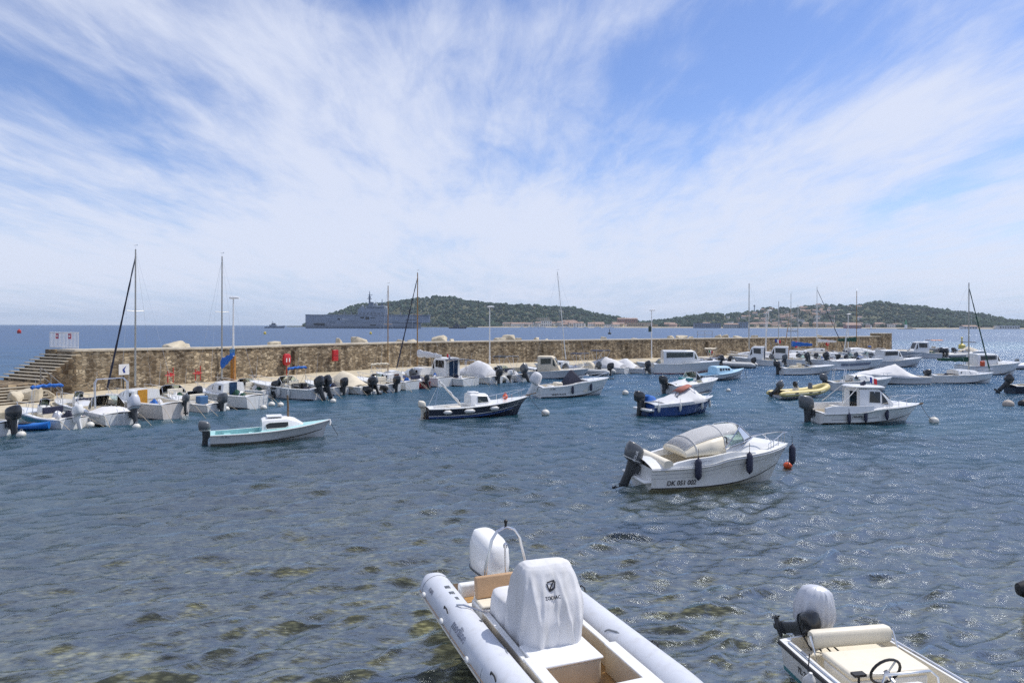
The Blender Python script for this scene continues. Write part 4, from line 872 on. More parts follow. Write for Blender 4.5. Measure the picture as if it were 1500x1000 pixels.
# ---- D: white boat with the navy pyramid cover
p,h,l=px2((787,581),(890,577))
P=thing('console_boat','white centre console boat under a pointed navy canvas cover, its engine in white wrap','motorboat',p,h)
H=Hull(5.75,2.1,.72,1.12,tr=.86,p=2.6,kx=.86,flare=.12,draft=.25,brk=.12,zp=1.2,chz=.05)
H.build(P,W); H.deck(P,WN,.04,.62,.2,.30,CR,.06); H.rub(P,W,.03,.95); H.band(P,TB,.28,.30,name='pinstripe'); H.band(P,KB,-.04,.02,name='boot_stripe')
b=MB(); b.loft([[(2.05,.62,.6),(3.45,.62,.75),(3.45,-.62,.75),(2.05,-.62,.6)],[(2.15,.56,.95),(3.3,.56,1.0),(3.3,-.56,1.0),(2.15,-.56,.95)],[(2.55,.14,1.78),(2.75,.14,1.80),(2.75,-.14,1.80),(2.55,-.14,1.78)],[(2.62,.02,1.84),(2.68,.02,1.84),(2.68,-.02,1.84),(2.62,-.02,1.84)]]); b.build('console_cover',CN,P,ang=60)
rbox(P,'helm_seat',CI,1.35,1.8,-.4,.4,.3,.98,.06); rbox(P,'cool_box',W,.8,1.2,-.3,.3,.3,.78,.04); pulpit(H,P,.60,.34,.12); outboard(P,-.05,0,.75,1.2,CW,W,tilt=30,cover=True)
flag(P,(.45,.7,.8),.55,.4,.26)
textM('model_lettering','WHITE SHARK',.17,TX,P,H.pt(.245,.20,-1,.012),(1,0,0),(0,0,1)); textM('registration','TL 9386',.12,TX,P,H.pt(.14,.75,-1,.012),(1,0,0),(0,0,1))
b=MB(); b.tube([(5.6,0,1.14),(6.15,0,1.12)],.04,6); b.build('anchor_roller',EL,P)
for t,s in ((.42,'nearer the stern'),(.70,'nearer the bow')): fender(world(P,H.pt(t,.5,-1,.1)),'black fender on the white boat with the pointed navy cover, '+s,FN,.52,.085)
buoy(at(916,577),'white mooring buoy off the bow of the boat with the pointed navy cover',.23)
# ---- E: blue hulled boat
p,h,l=px2((946,608),(1043,602))
P=thing('covered_runabout','blue hulled boat with white topsides under a grey canvas cover, white fenders along it','motorboat',p,h)
H=Hull(4.75,1.95,.66,.92,tr=.86,p=2.4,kx=.86,flare=.06,draft=.2,zp=1.5,chz=.02)
H.build(P,BL); H.band(P,WN,.74,.99,off=.012,name='topside_band'); H.deck(P,W,.10,.62,.2,.25,W,.06); H.rub(P,W,.025,.98)
frustum_cover(P,H,CW,[(.18,.03),(.36,.30),(.60,.72),(.66,.62),(.80,.10)],.18,.80)
b=MB(); b.loft([[Vector((x,y*w,z+.06*(1-y*y)+.01*math.sin(y*9+x*7))) for y in (-1,-.5,0,.5,1)] for x,w,z in ((2.05,.38,1.22),(2.5,.42,1.42),(2.95,.34,1.58))],closed=False); o=b.build('red_hood',pm('canvas faded red',(.38,.14,.10),.8,var=.2),P); m=o.modifiers.new('t','SOLIDIFY'); m.thickness=.02
wheel(P,(1.9,-.35,1.12),.17,40); b=MB(); b.tube([(3.0,-.7,.95),(2.95,-.4,1.5),(2.95,.4,1.5),(3.0,.7,.95)],.015,6); b.build('hoop',AL,P)
outboard(P,-.1,.1,.66,1.12,EB,EL,tilt=6); pulpit(H,P,.82,.2,.1,posts=1)
rbox(P,'stern_step',W,-.35,.05,-.8,.8,.28,.42,.05)
b=MB(); b.sell([((.35,.2,.82),(.38,0,.05),(0,.42,0)),((.35,.2,.92),(.30,0,.1),(0,.34,0)),((.2,.2,1.08),(.1,0,.05),(0,.2,0))],16,2.5); b.build('blue_tarp',CB,P)
for t,s in ((.05,'at the stern'),(.36,'second from the stern'),(.74,'third from the stern'),(.99,'nearest the bow')):
    q=H.pt(t,.55,-1,.09); fender(world(P,(q.x-.2*(t>.9),q.y-.1*(t>.9),.48)),'white fender on the blue hulled boat, '+s,FW,.42,.075)
# ---- F: white sport boat behind the blue one
p,h,l=px2((978,577),(1052,573))
P=thing('sport_boat','white sport boat with teal seats and a raked windscreen behind the blue hulled boat','motorboat',p,h)
H=Hull(4.9,2.0,.66,.95,tr=.86,p=2.3,kx=.84,flare=.08,draft=.2,brk=.08,chz=.05); H.build(P,GH); H.deck(P,W,.06,.52,.2,.3,CI,.16); H.rub(P,W,.03,.95); H.band(P,TB,.62,.66,.1,.9,name='pinstripe')
screen(P,[(2.0,.8,.98),(2.6,.7,1.08),(3.1,.3,1.12),(3.1,-.3,1.12),(2.6,-.7,1.08),(2.0,-.8,.98)],[(2.05,.74,1.12),(2.2,.62,1.52),(2.5,.28,1.58),(2.5,-.28,1.58),(2.2,-.62,1.52),(2.05,-.74,1.12)],GL)
frustum_cover(P,H,W,[(.06,.02),(.2,.22),(.40,.42),(.46,.40)],.06,.42,'aft_cowl'); seats(P,[(1.5,1.9,-.62,-.2,.5,1.16),(1.5,1.9,.2,.62,.5,1.16)],TL); outboard(P,-.1,0,.7,1.15,EB,EL,tilt=0); pulpit(H,P,.66,.25)
b=MB(); b.sell([((2.9,-.35,1.16),(.16,0,0),(0,.14,0)),((2.9,-.35,1.28),(.1,0,0),(0,.1,0))],10,2); b.build('deck_bag',KB,P)
buoy(at(1067,573),'small white buoy beside the bow of the white boat with teal seats',.17)
# ---- G: pale blue cabin boat
p,h,l=px2((1014,557),(1100,554))
P=thing('launch','pale blue wooden launch with a low cabin and a row of small windows','motorboat',p,h)
H=Hull(6.0,1.95,.50,1.0,tr=.7,p=2.1,kx=.92,flare=.04,draft=.2,zp=2.6,chz=.15); H.build(P,GH); H.band(P,PB,.80,.97,name='blue_strake'); H.deck(P,PB,.04,.40,.14,.2,PB,.06); H.rub(P,PB,.03,.98); H.band(P,KB,-.12,.0,.55,.98,name='antifouling')
T=Trunk([(2.3,.6,1.18,.66,.60),(2.5,.6,1.25,.66,.58),(3.9,.68,1.2,.58,.46),(4.4,.8,.92,.4,.34)],.06); T.build(P,PB)
for k in range(4): T.window(P,DG,[(2.65+.33*k,.35),(2.92+.33*k,.35),(2.92+.33*k,.75),(2.65+.33*k,.75)])
b=MB(); b.tube([(6.05,-.1,.9),(6.2,-.2,-.3)],.02,5); b.build('bow_chain',EL,P)
# ---- H: yellow inflatable
p,h,l=px2((1138,583),(1212,579))
P=thing('inflatable_boat','yellow inflatable boat with its dark outboard tilted up','inflatable boat',p,h)
tb,A=ribtube(P,4.7,.60,.20,.32,YE,rise=.38,cone=.3); rib_hull(P,4.4,.45,GH,.06)
b=MB(); b.tube([Vector((p_.x,p_.y-.195,p_.z)) for p_ in A[:20]],.022,5); b.tube([Vector((p_.x,-p_.y+.195,p_.z)) for p_ in A[:20]],.022,5); b.build('rubbing_strake',TW,P)
for x in (.9,2.2,3.0): b=MB(); b.box(x,x+.3,-.815,-.79,.33,.42); b.build('grab_patch',EL,P,bevel=.01)
rbox(P,'transom',WD,.25,.32,-.45,.45,.1,.55,.01); rbox(P,'floor',TD,.3,3.6,-.42,.42,.14,.18,.01); rbox(P,'thwart',CR,1.0,1.3,-.5,.5,.36,.46,.03)
console(P,1.75,.18,.22,.55,.3,CR,wh=False); b=MB(); b.sell([((1.7,0,.8),(.1,0,0),(0,.16,0)),((1.7,0,1.0),(.13,0,0),(0,.2,0)),((1.7,0,1.12),(.06,0,0),(0,.1,0))],12,2.4); b.build('instrument_cover',KB,P)
outboard(P,.2,0,.55,.92,EG,EL,tilt=55); b=MB(); b.sell([((3.2,.05,.55),(.16,0,0),(0,.16,0)),((3.2,.05,.9),(.14,0,0),(0,.14,0)),((3.2,.05,.98),(.08,0,0),(0,.08,0))],12,2.4); b.build('bow_bag',EG,P)
# ---- I: white pilothouse boat
p,h,l=px2((1192,618),(1332,616))
P=thing('pilothouse_boat','white pilothouse fishing boat with a big grey outboard, black fenders and a registration number','motorboat',p,h)
H=Hull(6.0,2.2,.55,.80,tr=.88,p=2.5,kx=.85,flare=.10,draft=.25,brk=.14,zp=1.3,chz=.08)
H.build(P,W); H.deck(P,WN,.03,.40,.2,.28,CR,.05); H.rub(P,W,.035,.95); H.band(P,TX,.80,.83,.0,.99,name='pinstripe'); H.band(P,TB,.30,.34,.08,.55,name='pinstripe'); H.band(P,KB,-.05,.01,name='boot_stripe')
for sd in (1,-1): b=MB(); b.loft([[H.pt(t,1,sd,-.0),H.pt(t,1,sd,-.05)+Vector((0,0,hh)),H.pt(t,1,sd,-.17)+Vector((0,0,hh)),H.pt(t,1,sd,-.2)] for t,hh in ((.02,.28),(.08,.36),(.3,.32),(.44,.22))]); b.build('coaming',WN,P)
T=Trunk([(3.4,.72,1.10,.80,.66),(4.2,.76,1.05,.70,.55),(5.0,.80,.97,.45,.34),(5.5,.82,.88,.22,.16)],.05); T.build(P,WN,'foredeck_trunk')
T=Trunk([(2.12,.55,1.74,.72,.66),(2.25,.55,1.76,.74,.66),(2.9,.6,1.78,.76,.64),(3.3,.7,1.72,.74,.60),(4.0,.95,1.10,.68,.56)],.05); T.build(P,WN,'pilothouse')
T.window(P,DG,[(2.62,.42),(3.25,.35),(3.28,.90),(2.68,.90)],'side_window',frame=AL); T.window(P,DG,[(3.33,.28),(3.80,.2),(3.72,.45),(3.36,.86)],'side_window',frame=AL); T.front(P,DG,3,-.5,.5,.10,.86,'windscreen')
b=MB(); b.sell([((2.75,0,1.80),(.95,0,-.02),(0,.70,0)),((2.75,0,1.87),(.97,0,-.02),(0,.72,0)),((2.72,0,1.93),(.82,0,-.02),(0,.58,0))],24,4); b.build('roof',WN,P,ang=50)
b=MB(); b.box(2.106,2.118,-.42,.18,.6,1.62); o=b.build('cabin_door',GT,P); 
b=MB()
for sd in (1,-1): b.tube([(1.95,sd*.7,1.82),(1.0,sd*.92,1.0)],.022,6); b.tube([(2.05,sd*.66,1.80),(2.05,sd*.70,.9)],.022,6)
b.build('roof_strut',AW,P)
b=MB(); b.sell([((2.5,-.4,1.95),(.16,0,.05),(0,.07,0)),((2.45,-.4,2.1),(.14,0,.1),(0,.06,0))],10,2.4); b.build('roof_bag',FN,P); flag(P,(3.4,.3,1.9),.42,.5,.3,yaw=PI)
seats(P,[(1.0,1.5,-.35,.35,.28,.86)],CR); pulpit(H,P,.60,.42); outboard(P,-.08,0,.62,1.3,EG,EL,tilt=0)
textM('registration','TL 766386',.19,TX,P,H.pt(.29,.60,-1,.014),(1,0,0),(0,0,1))
b=MB(); b.tube([(5.75,0,.84),(6.15,0,.92)],.05,6); b.build('anchor_roller',WD,P)
for t,s in ((.23,'aft one under the registration number'),(.39,'middle one below the cabin'),(.605,'forward one below the windscreen')): fender(world(P,H.pt(t,.5,-1,.1)),'black fender on the white pilothouse boat, '+s,FN,.5,.085)
buoy(at(1368,619),'white mooring buoy ahead of the white pilothouse boat',.24)
line(world(P,(6.05,0,.85)),at(1367,617,.2),.1,'mooring line from the pilothouse boat bow to its white buoy',mat=RK)
# ---- O: black inflatable at the right edge
P=thing('inflatable_boat','black inflatable tender at the right edge of the picture, only its stern in view','inflatable boat',(9.25,11.6,0),R(-8)); 
tb,A=ribtube(P,3.2,.62,.21,.30,KB,rise=.3,cone=.25); rib_hull(P,2.9,.45,TD,.05); rbox(P,'transom',TD,.2,.27,-.42,.42,.1,.52,.01); outboard(P,.2,0,.5,.8,EB,EL,tilt=4); rbox(P,'thwart',TD,1.2,1.5,-.5,.5,.34,.42,.02)
# ------------------------------------------------------------------ the other moored boats
ROWG='boats moored along the breakwater quay'
def gen(name,label,cat,stern,head,L,B=None,fs=.62,fb=.95,hull=W,deck=W,lin=CI,brk=.06,tr=.85,p=2.4,kx=.87,z=0.,group=None,**k):
    """stern: photo point of the stern on the water; head: heading in degrees"""
    B=B or min(.38*L,2.4)
    if group==ROWG: B*=.94; fs*=.86; fb*=.92
    pos=at(*stern) if len(stern)==2 else Vector((*stern[:2],0))
    P=thing(name,label,cat,pos,R(head),group); s=L/5.5
    H=Hull(L,B,fs,fb,tr=tr,p=p,kx=kx,flare=.07,draft=.22,brk=brk,chz=.05,n=16); P['_']=0; del P['_']
    t1=k.get('t1',.55); sole=.2
    H.build(P,hull); H.deck(P,deck,.06,t1,.09*B,sole,lin,.06); H.rub(P,k.get('rub',W),.03,.96)
    for a in k.get('bands',()): H.band(P,*a)
    if k.get('boot',1): H.band(P,k.get('bootm',KB),-.08,-.01,name='boot_stripe')
    if 'console' in k: console(P,k['console']*L,sole,.16*B,.8,.6,W)
    if 'screen' in k:
        x=k['screen']*L; w=H.half(k['screen'])-.12; zz=H.sheer(k['screen'])+.02; hh=k.get('sh',.5)
        screen(P,[(x-.55,w,zz),(x+.1,w*.85,zz+.05),(x+.45,w*.35,zz+.08),(x+.45,-w*.35,zz+.08),(x+.1,-w*.85,zz+.05),(x-.55,-w,zz)],[(x-.6,w*.95,zz+hh*.35),(x-.25,w*.75,zz+hh),(x,w*.3,zz+hh*1.05),(x,-w*.3,zz+hh*1.05),(x-.25,-w*.75,zz+hh),(x-.6,-w*.95,zz+hh*.35)],k.get('glass',GL))
        wheel(P,(x-.5,-.35*w,zz+.05),.17,35)
    if 'trunk' in k:                            # low cuddy: (t0,t1,height)
        a,b_,hh=k['trunk']; g=H.sheer; wd=lambda t:max(H.half(t)-.22,.1)
        T=Trunk([(a*L,g(a)-.02,g(a)+hh,wd(a),wd(a)*.9),((a*.6+b_*.4)*L,g(.5)-.02,g(.5)+hh,wd(.6*a+.4*b_),wd(.6*a+.4*b_)*.85),((a*.15+b_*.85)*L,g(b_)-.03,g(b_)+hh*.45,wd(b_)*.9,wd(b_)*.7),(b_*L,g(b_)-.03,g(b_)+.05,wd(b_)*.8,wd(b_)*.6)],.06); T.build(P,k.get('tm',W))
        if k.get('win',1): 
            x0=(a*.9+b_*.1)*L;x1=(a*.5+b_*.5)*L; T.window(P,DG,[(x0,.35),(x1,.35),(x1-.1,.8),(x0,.8)],frame=AL)
        if 'door' in k:
            y0,y1,m=k['door']; zt=g(a)+hh; b=MB(); b.box(a*L-.03,a*L+.0,y0,y1,sole+.1,zt+.03); b.build('cabin_door',m,P)
    if 'house' in k:                            # wheelhouse: (x0,x1,top,mat)
        x0,x1,zt,m=k['house']; x0*=L;x1*=L; w=B*.36; zb=H.sheer(.5)-.05
        T=Trunk([(x0,zb-.3,zt-.03,w,w*.92),(x0+.1,zb-.3,zt,w,w*.9),(x1-.35,zb,zt,w*.98,w*.85),(x1-.1,zb,zt-.12,w*.95,w*.8),(x1+.45,zb,zb+.15,w*.85,w*.72)],.05); T.build(P,m,'wheelhouse')
        wm=k.get('wm',DG); T.window(P,wm,[(x0+.3,.52),(x1-.38,.48),(x1-.35,.88),(x0+.3,.88)],frame=AL)
        if x1-x0>.9: T.window(P,wm,[(x1-.2,.42),(x1+.1,.45),(x1-.12,.84),(x1-.2,.86)])
        T.front(P,wm,3,-w*.62,w*.62,.08,.7,'windscreen')
        if 'hdoor' in k: 
            y0,y1,m2=k['hdoor']; b=MB(); b.box(x0-.03,x0,y0,y1,sole+.1,zt-.06); o=b.build('cabin_door',m2,P); b=MB(); b.box(x0-.042,x0-.031,(y0+y1)/2-.02,(y0+y1)/2+.02,sole+.1,zt-.06); b.build('door_frame',AL,o)
    if 'cover' in k: frustum_cover(P,H,*k['cover'])
    for e in k.get('eng',()): outboard(P,e[0],e[1],fs+.03,e[2],e[3],EL if e[3] is not W else W,tilt=e[4],steer=e[5] if len(e)>5 else 0)
    if 'bim' in k: bimini(P,*k['bim'])
    if k.get('rail',1): pulpit(H,P,.62,.34 if L>4.5 else .25,.1,posts=2)
    if 'seats' in k: seats(P,k['seats'],k.get('sm',CI))
    if 'arch' in k:
        x,zt=k['arch']; w=B*.42; b=MB()
        for dx in (0,.14): b.tube([(x+dx-.1,w,.8),(x+dx,w*.98,zt-.2),(x+dx+.1,w*.8,zt),(x+dx+.1,-w*.8,zt),(x+dx,-w*.98,zt-.2),(x+dx-.1,-w,.8)],.022,7)
        b.build('arch',k.get('am',AL),P)
    if 'mast' in k:
        m=dict(k['mast']); bo=m.pop('boom',None); mast(P,wide=B*.42,**m)
        if bo: boom(P,*bo)
    if 'flag' in k: flag(P,*k['flag'])
    if 'ladder' in k:
        b=MB(); y=k['ladder']
        for yy in (y-.16,y+.16): b.tube([(-.06,yy,fs+.25),(-.14,yy,fs+.2),(-.16,yy,-.1)],.013,6)
        for zz in (.1,.3,.5): b.tube([(-.15,y-.16,zz),(-.15,y+.16,zz)],.012,5)
        b.build('boarding_ladder',AL,P)
    clutter(P,H,sole,'cover' in k,'house' in k or 'trunk' in k,bool(group))
    if 'reg' in k: textM('registration',k['reg'],.13,TX,P,H.pt(.18,.62,-1,.012),(1,0,0),(0,0,1))
    return P,H
TARP=[CB,CC,CW,ES,CN,GR]
def clutter(P,H,sole,cov,cab,row):
    r=random.Random(int(abs(P.location.x*37+P.location.y*91))); L=H.L; y=lambda t:H.half(t)-.32
    if row:                                     # stern lines down to the ground chain
        b=MB()
        for sd in (1,-1):
            b=MB(); q=H.pt(.02,1,sd,-.05); b.tube([q+Vector((.1,0,.02)),q+Vector((-.5,sd*.1,-.22)),q+Vector((-1.3,sd*.2,-q.z-.1))],.014,5); b.build('stern_line',RP,P)
        b=MB()
        for sd in (1,-1): b=MB(); q=H.pt(.03,1,sd,-.07); b.tube([q+Vector((-.02,0,.05)),q+Vector((.16,0,.05))],.018,5); b.tube([q+Vector((.07,0,0)),q+Vector((.07,0,.05))],.018,5); b.build('stern_cleat',AL,P)
    if cov: return
    sd=r.choice((1,-1)); rbox(P,'fuel_tank',r.choice((RD,KB,KB)),.35,.75,sd*y(.1)-.14,sd*y(.1)+.14,sole+.002,sole+.28,.04)
    for i in range(r.choice((2,3,3)) if row else 1):
        t=r.uniform(.12,.34); yy=r.uniform(-.6,.6)*y(t); zt=H.sheer(t)+r.uniform(-.1,.32); a=r.uniform(.18,.34); c_=r.uniform(.16,.3); h=zt-sole
        b=MB(); n=22; b.loft([[Vector((t*L+a*f*math.cos(u)*(1+.2*math.sin(3*u+z*9+i)),yy+c_*f*math.sin(u)*(1+.16*math.sin(4*u+z*7)),sole+z*h+.03*math.sin(5*u))) for u in [2*PI*j/n for j in range(n)]] for z,f in ((.002,1.),(.3,1.05),(.65,.85),(.9,.5),(1.,.08))]); b.build('bundled_tarp',r.choice(TARP),P,ang=60)
    if not cab:
        x=r.uniform(.36,.44)*L; rbox(P,'helm_seat',r.choice((CI,W,CI)),x-.22,x+.2,-.5,.5,sole+.002,H.sheer(.4)+.12,.05); b=MB(); b.box(x-.24,x-.16,-.5,.5,H.sheer(.4)+.1,H.sheer(.4)+.42); b.build('seat_back',r.choice((CI,CI,FN)),P,bevel=.03)
    b=MB(); q=H.pt(.45,1,-sd,-.1); b.tube([q,q+Vector((-.25,0,r.uniform(1.3,2.3)))],[.011,.005],5); b.build('antenna',FW,P)
    b=MB()
    for t in (.16,.30): q=H.pt(t,1,sd,-.08); b.tube([q,q+Vector((0,0,.22)),q+Vector((.5,0,.24)),q+Vector((.5,0,.02))],.013,5)
    b.build('grab_rail',AL,P)
def ribgen(label,stern,head,L,mat,hb=.72,r=.24,eng=None,cc=None,cons=True,group=None,extra=None,z0=.36):
    P=thing('inflatable_boat',label,'inflatable boat',at(*stern),R(head),group); tb,A=ribtube(P,L,hb,r,z0,mat,rise=.3,cone=.3,n=22); rib_hull(P,L*.93,hb-.18,W,.08)
    rbox(P,'floor',TD,.3,L*.8,-hb+.15,hb-.15,.2,.24,.01); rbox(P,'transom',W,.28,.38,-hb+.2,hb-.2,.1,.58,.02)
    b=MB()
    for sd in (1,-1): b.tube([Vector((q.x,sd*(abs(q.y)+r*.98),q.z)) for q in A[:18]],.022,5)
    b.build('rubbing_strake',KB if mat is not KB else TD,P)
    if cons: console(P,L*.45,.24,.3,.72,.5,W)
    if cc:
        b=MB(); b.sell([((L*.42,0,.4),(.62,0,0),(0,.45,0)),((L*.42,0,.85),(.55,0,0),(0,.42,0)),((L*.44,0,1.25),(.34,0,0),(0,.33,0)),((L*.45,0,1.36),(.12,0,0),(0,.15,0))],20,3.4); b.build('console_cover',cc,P,ang=60)
    rbox(P,'thwart',CI,L*.22,L*.30,-.45,.45,.4,.56,.04)
    for e in eng or (): outboard(P,.22,e[1],.58,e[2],e[3],EL,tilt=e[4])
    if extra=='arch':
        b=MB(); b.tube([(.5,hb-.1,.5),(.35,hb-.12,1.3),(.35,-hb+.12,1.3),(.5,-hb+.1,.5)],.022,7); b.build('arch',AL,P)
    return P
# --- J, K: between the yellow inflatable and the sailing boat
gen('cabin_boat','white cabin boat with two dark deck windows behind the pilothouse boat','motorboat',(1212,572),3,5.2,fs=.7,fb=1.0,hull=GH,trunk=(.34,.72,.42),screen=.42,sh=.42,glass=GL,rail=1,arch=(.9,1.7),eng=((-.05,0,1.0,EG,0),))
gen('covered_boat','grey hulled boat under a peaked white canvas cover, left of the small sailing boat','motorboat',(1354,561.5),182,6.4,hull=GH,fs=.62,fb=.85,cover=(CW,[(.16,.05),(.28,.45),(.40,1.02),(.62,.55),(.95,.06)],.14,.95),eng=((-.05,0,1.0,EB,0),),rail=0)
# --- L sailing boat on the right
p,h,l=px2((1361,560),(1447,560))
gen('sailboat','small white sailing boat with green boom cover and grey mast, anchored on the right','sailboat',(1361,560),0,5.8,fs=.68,fb=.92,brk=0,tr=.72,p=2.1,kx=.93,hull=W,trunk=(.36,.76,.40),t1=.36,mast=dict(x=3.55,z=1.2,h=7.75,mat=AM,r=.06,hb=0,stay_a=(0,0,.9),vane=False,furl=(5.45,1.05,GR),boom=(3.45,2.0,.75,2.0,AM,GR,.17)),boot=1,rail=1,eng=((-.03,.3,.6,EG,0),))
o=thing('jerry_can','orange jerry can on the foredeck of the small white sailing boat','can',at(1441,550,0)+Vector((0,.2,.95))); b=MB(); b.box(-.2,.2,-.12,.12,0,.5); b.build('body',OR,o,bevel=.05); b=MB(); b.tube([(-.12,0,.5),(-.1,0,.57),(.1,0,.57),(.12,0,.5)],.025,6); b.lathe([(.04,.48),(.04,.55),(.02,.56)],8,(.16,0,0)); b.build('handle',OR,o)
gen('motor_yacht','white sports cruiser with a long dark side window, behind the small sailing boat','motorboat',(1408,548),4,6.6,B=2.5,fs=.95,fb=1.25,hull=W,house=(.18,.55,2.15,W),trunk=(.5,.86,.25),win=0,eng=(),rail=1)
ribgen('pale grey inflatable with a raised bow behind the sports cruiser, at the right edge',(1466,541),6,4.6,TG,eng=(( .2,0,.9,EB,0),),hb=.75,r=.27)
P,H=gen('runabout','dark navy hulled boat with a tilted black outboard at the right edge','motorboat',(1479,576),-4,4.6,hull=NV,fs=.62,fb=.8,screen=.5,deck=CR,eng=((-.05,0,1.1,EB,42),),rail=0)
buoy(at(1477,595),'grey weathered mooring buoy in front of the navy boat at the right edge',.32,pm('buoy stone',(.48,.42,.36),.7,var=.2)); buoy(at(1499,594),'dark mooring buoy cut by the right edge of the picture',.30,KB)
# --- P, Q, R
gen('sport_boat','low white sport boat with a swoosh on its side and a black outboard','motorboat',(1143,548),4,5.9,hull=W,fs=.68,fb=.92,screen=.45,sh=.22,eng=((-.05,0,1.2,EB,0),),bands=((TB,.45,.5,.1,.5,.008,'stripe',.3),),seats=[(1.2,1.7,-.5,.5,.3,.9)],rail=0)
gen('motor_cruiser','long white motor boat with grey side panel in front of the green covered yacht','motorboat',(1213,541.5),3,6.6,B=2.4,hull=W,fs=1.05,fb=1.2,brk=.1,bands=((TB,.42,.72,.16,.72,.008,'side_panel'),),screen=.5,sh=.3,cover=(CW,[(.1,.05),(.3,.15),(.5,.1)],.1,.5),rail=1,reg='TL 7203')
gen('cabin_cruiser','white cabin cruiser with a flybridge windscreen, right of the long white motor boat','motorboat',(1283,537),2,5.9,B=2.3,hull=GH,fs=.75,fb=1.15,house=(.06,.46,2.1,W),rail=1,arch=(.5,2.3),am=AW)
o=buoy(at(1338,531),'pink buoy beside the bow of the white cabin cruiser',.3,pm('buoy pink',(.6,.16,.15),.6),None)
# --- row along the quay, from the left
gen('runabout','boat cut by the left edge with a black outboard, next to the blue kayak','motorboat',(10,638),178,4.2,hull=W,eng=((-.05,0,1.15,EB,8),),fs=.6,rail=0)
o=thing('kayak','bright blue plastic kayak afloat at the left edge','kayak',at(36,630),R(172)); b=MB(); rings=[]
for i in range(15):
    t=i/14; w=.37*max(math.sin(PI*min(max(t*.94+.03,0),1)),.02)**.6; x=-1.3+2.6*t; zz=.04+.10*abs(2*t-1)**3
    rings.append([(x,w*math.cos(a)*(1 if math.sin(a)<0 else .92),zz+.17+(.15 if math.sin(a)>0 else .2)*math.sin(a)) for a in [2*PI*j/16 for j in range(16)]])
b.loft(rings); b.build('hull',CB if False else pm('kayak blue',(.01,.16,.55),.35),o); b=MB(); b.sell([((0,0,.325),(.5,0,0),(0,.24,0)),((0,0,.36),(.52,0,0),(0,.26,0))],16,2.3); b.build('seat_rim',KB,o)
buoy(at(31,639),'white buoy floating beside the blue kayak',.19)
gen('open_motorboat','white open boat with a broad teal side stripe and a white outboard','motorboat',(109,627),158,4.3,B=1.75,fs=.55,fb=.85,deck=W,lin=CI,bands=((TL,.30,.80,.18,.86),),console=.5,eng=((-.05,0,.95,W,14),),seats=[(.9,1.25,-.5,.5,.2,.5)],reg='TL 8046',boot=0,group=ROWG,bim=(1.8,2.1,.75,.6,1.35,CB,True,1.9))
buoy(at(132,625),'white buoy by the outboard of the teal striped boat',.2)
gen('console_boat','white console boat between the teal striped boat and the tall steel arch boat','motorboat',(150,613),150,4.6,fs=.62,fb=.85,console=.5,eng=((-.05,0,.9,W,0),),group=ROWG)
gen('sport_boat','white boat with a rounded windscreen, tall steel arch and boarding ladder at its stern','motorboat',(178,622),143,5.0,B=2.0,fs=.66,fb=.95,screen=.42,sh=.62,arch=(1.1,2.25),eng=((-.1,-.45,1.25,ES,18),),ladder=.1,cover=(GV if False else CW,[(.08,.0),(.2,.18),(.3,.2)],.08,.30),group=ROWG)
buoy(at(200,627),'white buoy by the dark outboard of the boat with the boarding ladder',.18)
gen('sailboat','white sailing boat with an ochre cabin door, tall mast and furled dark blue foresail','sailboat',(258,613),152,6.2,B=2.2,fs=.95,fb=1.15,brk=0,tr=.8,p=2.1,kx=.92,hull=PK,trunk=(.40,.76,.55),t1=.40,door=(-.02,.52,OC),mast=dict(x=3.5,z=1.6,h=7.6,mat=AM,r=.055,stay_a=(0,0,1.0),furl=(6.1,1.25,CN)),eng=((-.05,-.4,.7,EG,0),),group=ROWG)
buoy(at(226,613),'white buoy under the stern of the sailing boat with the ochre door',.22)
gen('runabout','small white boat with a blue seat and low windscreen between the two tall masted boats','motorboat',(318,604),152,4.4,fs=.55,fb=.85,screen=.5,sh=.45,seats=[(1.0,1.4,-.2,.35,.3,.9)],sm=pm('seat blue',(.05,.14,.30),.6),eng=((-.05,-.1,1.05,EG,0),),group=ROWG)
buoy(at(331,601),'white buoy by the outboard of the small boat with the blue seat',.2)
gen('sailboat','white sailing boat with blue cabin door and bright blue sail bundle on its mast','sailboat',(377,597),150,6.0,B=2.15,fs=.85,fb=1.05,brk=0,tr=.78,p=2.1,kx=.92,hull=W,trunk=(.36,.76,.65),t1=.36,door=(-.22,.32,DB),mast=dict(x=3.3,z=1.6,h=7.7,mat=AM,r=.055,stay_f=(5.9,0,1.1),stay_a=(0,0,.9),boom=(3.25,2.5,2.2,3.1,AM,CB,.24)),ladder=-.5,group=ROWG)
buoy(at(386,599),'white buoy right of the sailing boat with the blue door, the nearer one',.2); buoy(at(398,594),'white buoy right of the sailing boat with the blue door, the farther one',.2)
P,H=gen('sport_boat','white sport boat with a pair of black outboards and a rolled blue sun top','motorboat',(468,584),160,6.0,B=2.3,fs=.8,fb=1.15,hull=GH,screen=.5,sh=.55,eng=((-.1,-.42,1.25,EB,20),(-.1,.42,1.25,EB,20)),bim=(1.6,2.0,.95,.8,1.25,CB,True,1.9),seats=[(1.4,1.9,-.55,-.1,.3,1.0),(1.4,1.9,.1,.55,.3,1.0)],sm=KB,group=ROWG)
for t in (.30,.44,.58): fender(world(P,H.pt(t,.5,1,.1)),'grey fenders hanging in a row on the boat with two black outboards',FW,.5,.1,group='fenders on the boat with two black outboards')
for bx,by,s in ((411,594.5,'left of the dark stump'),(488,589,'below the pair of black outboards')): buoy(at(bx,by),'white buoy '+s,.19)
gen('runabout','small white boat with one black outboard right of the boat with two outboards','motorboat',(500,578),140,4.6,fs=.6,fb=.85,screen=.5,sh=.5,eng=((-.05,0,1.15,EB,4),),group=ROWG)
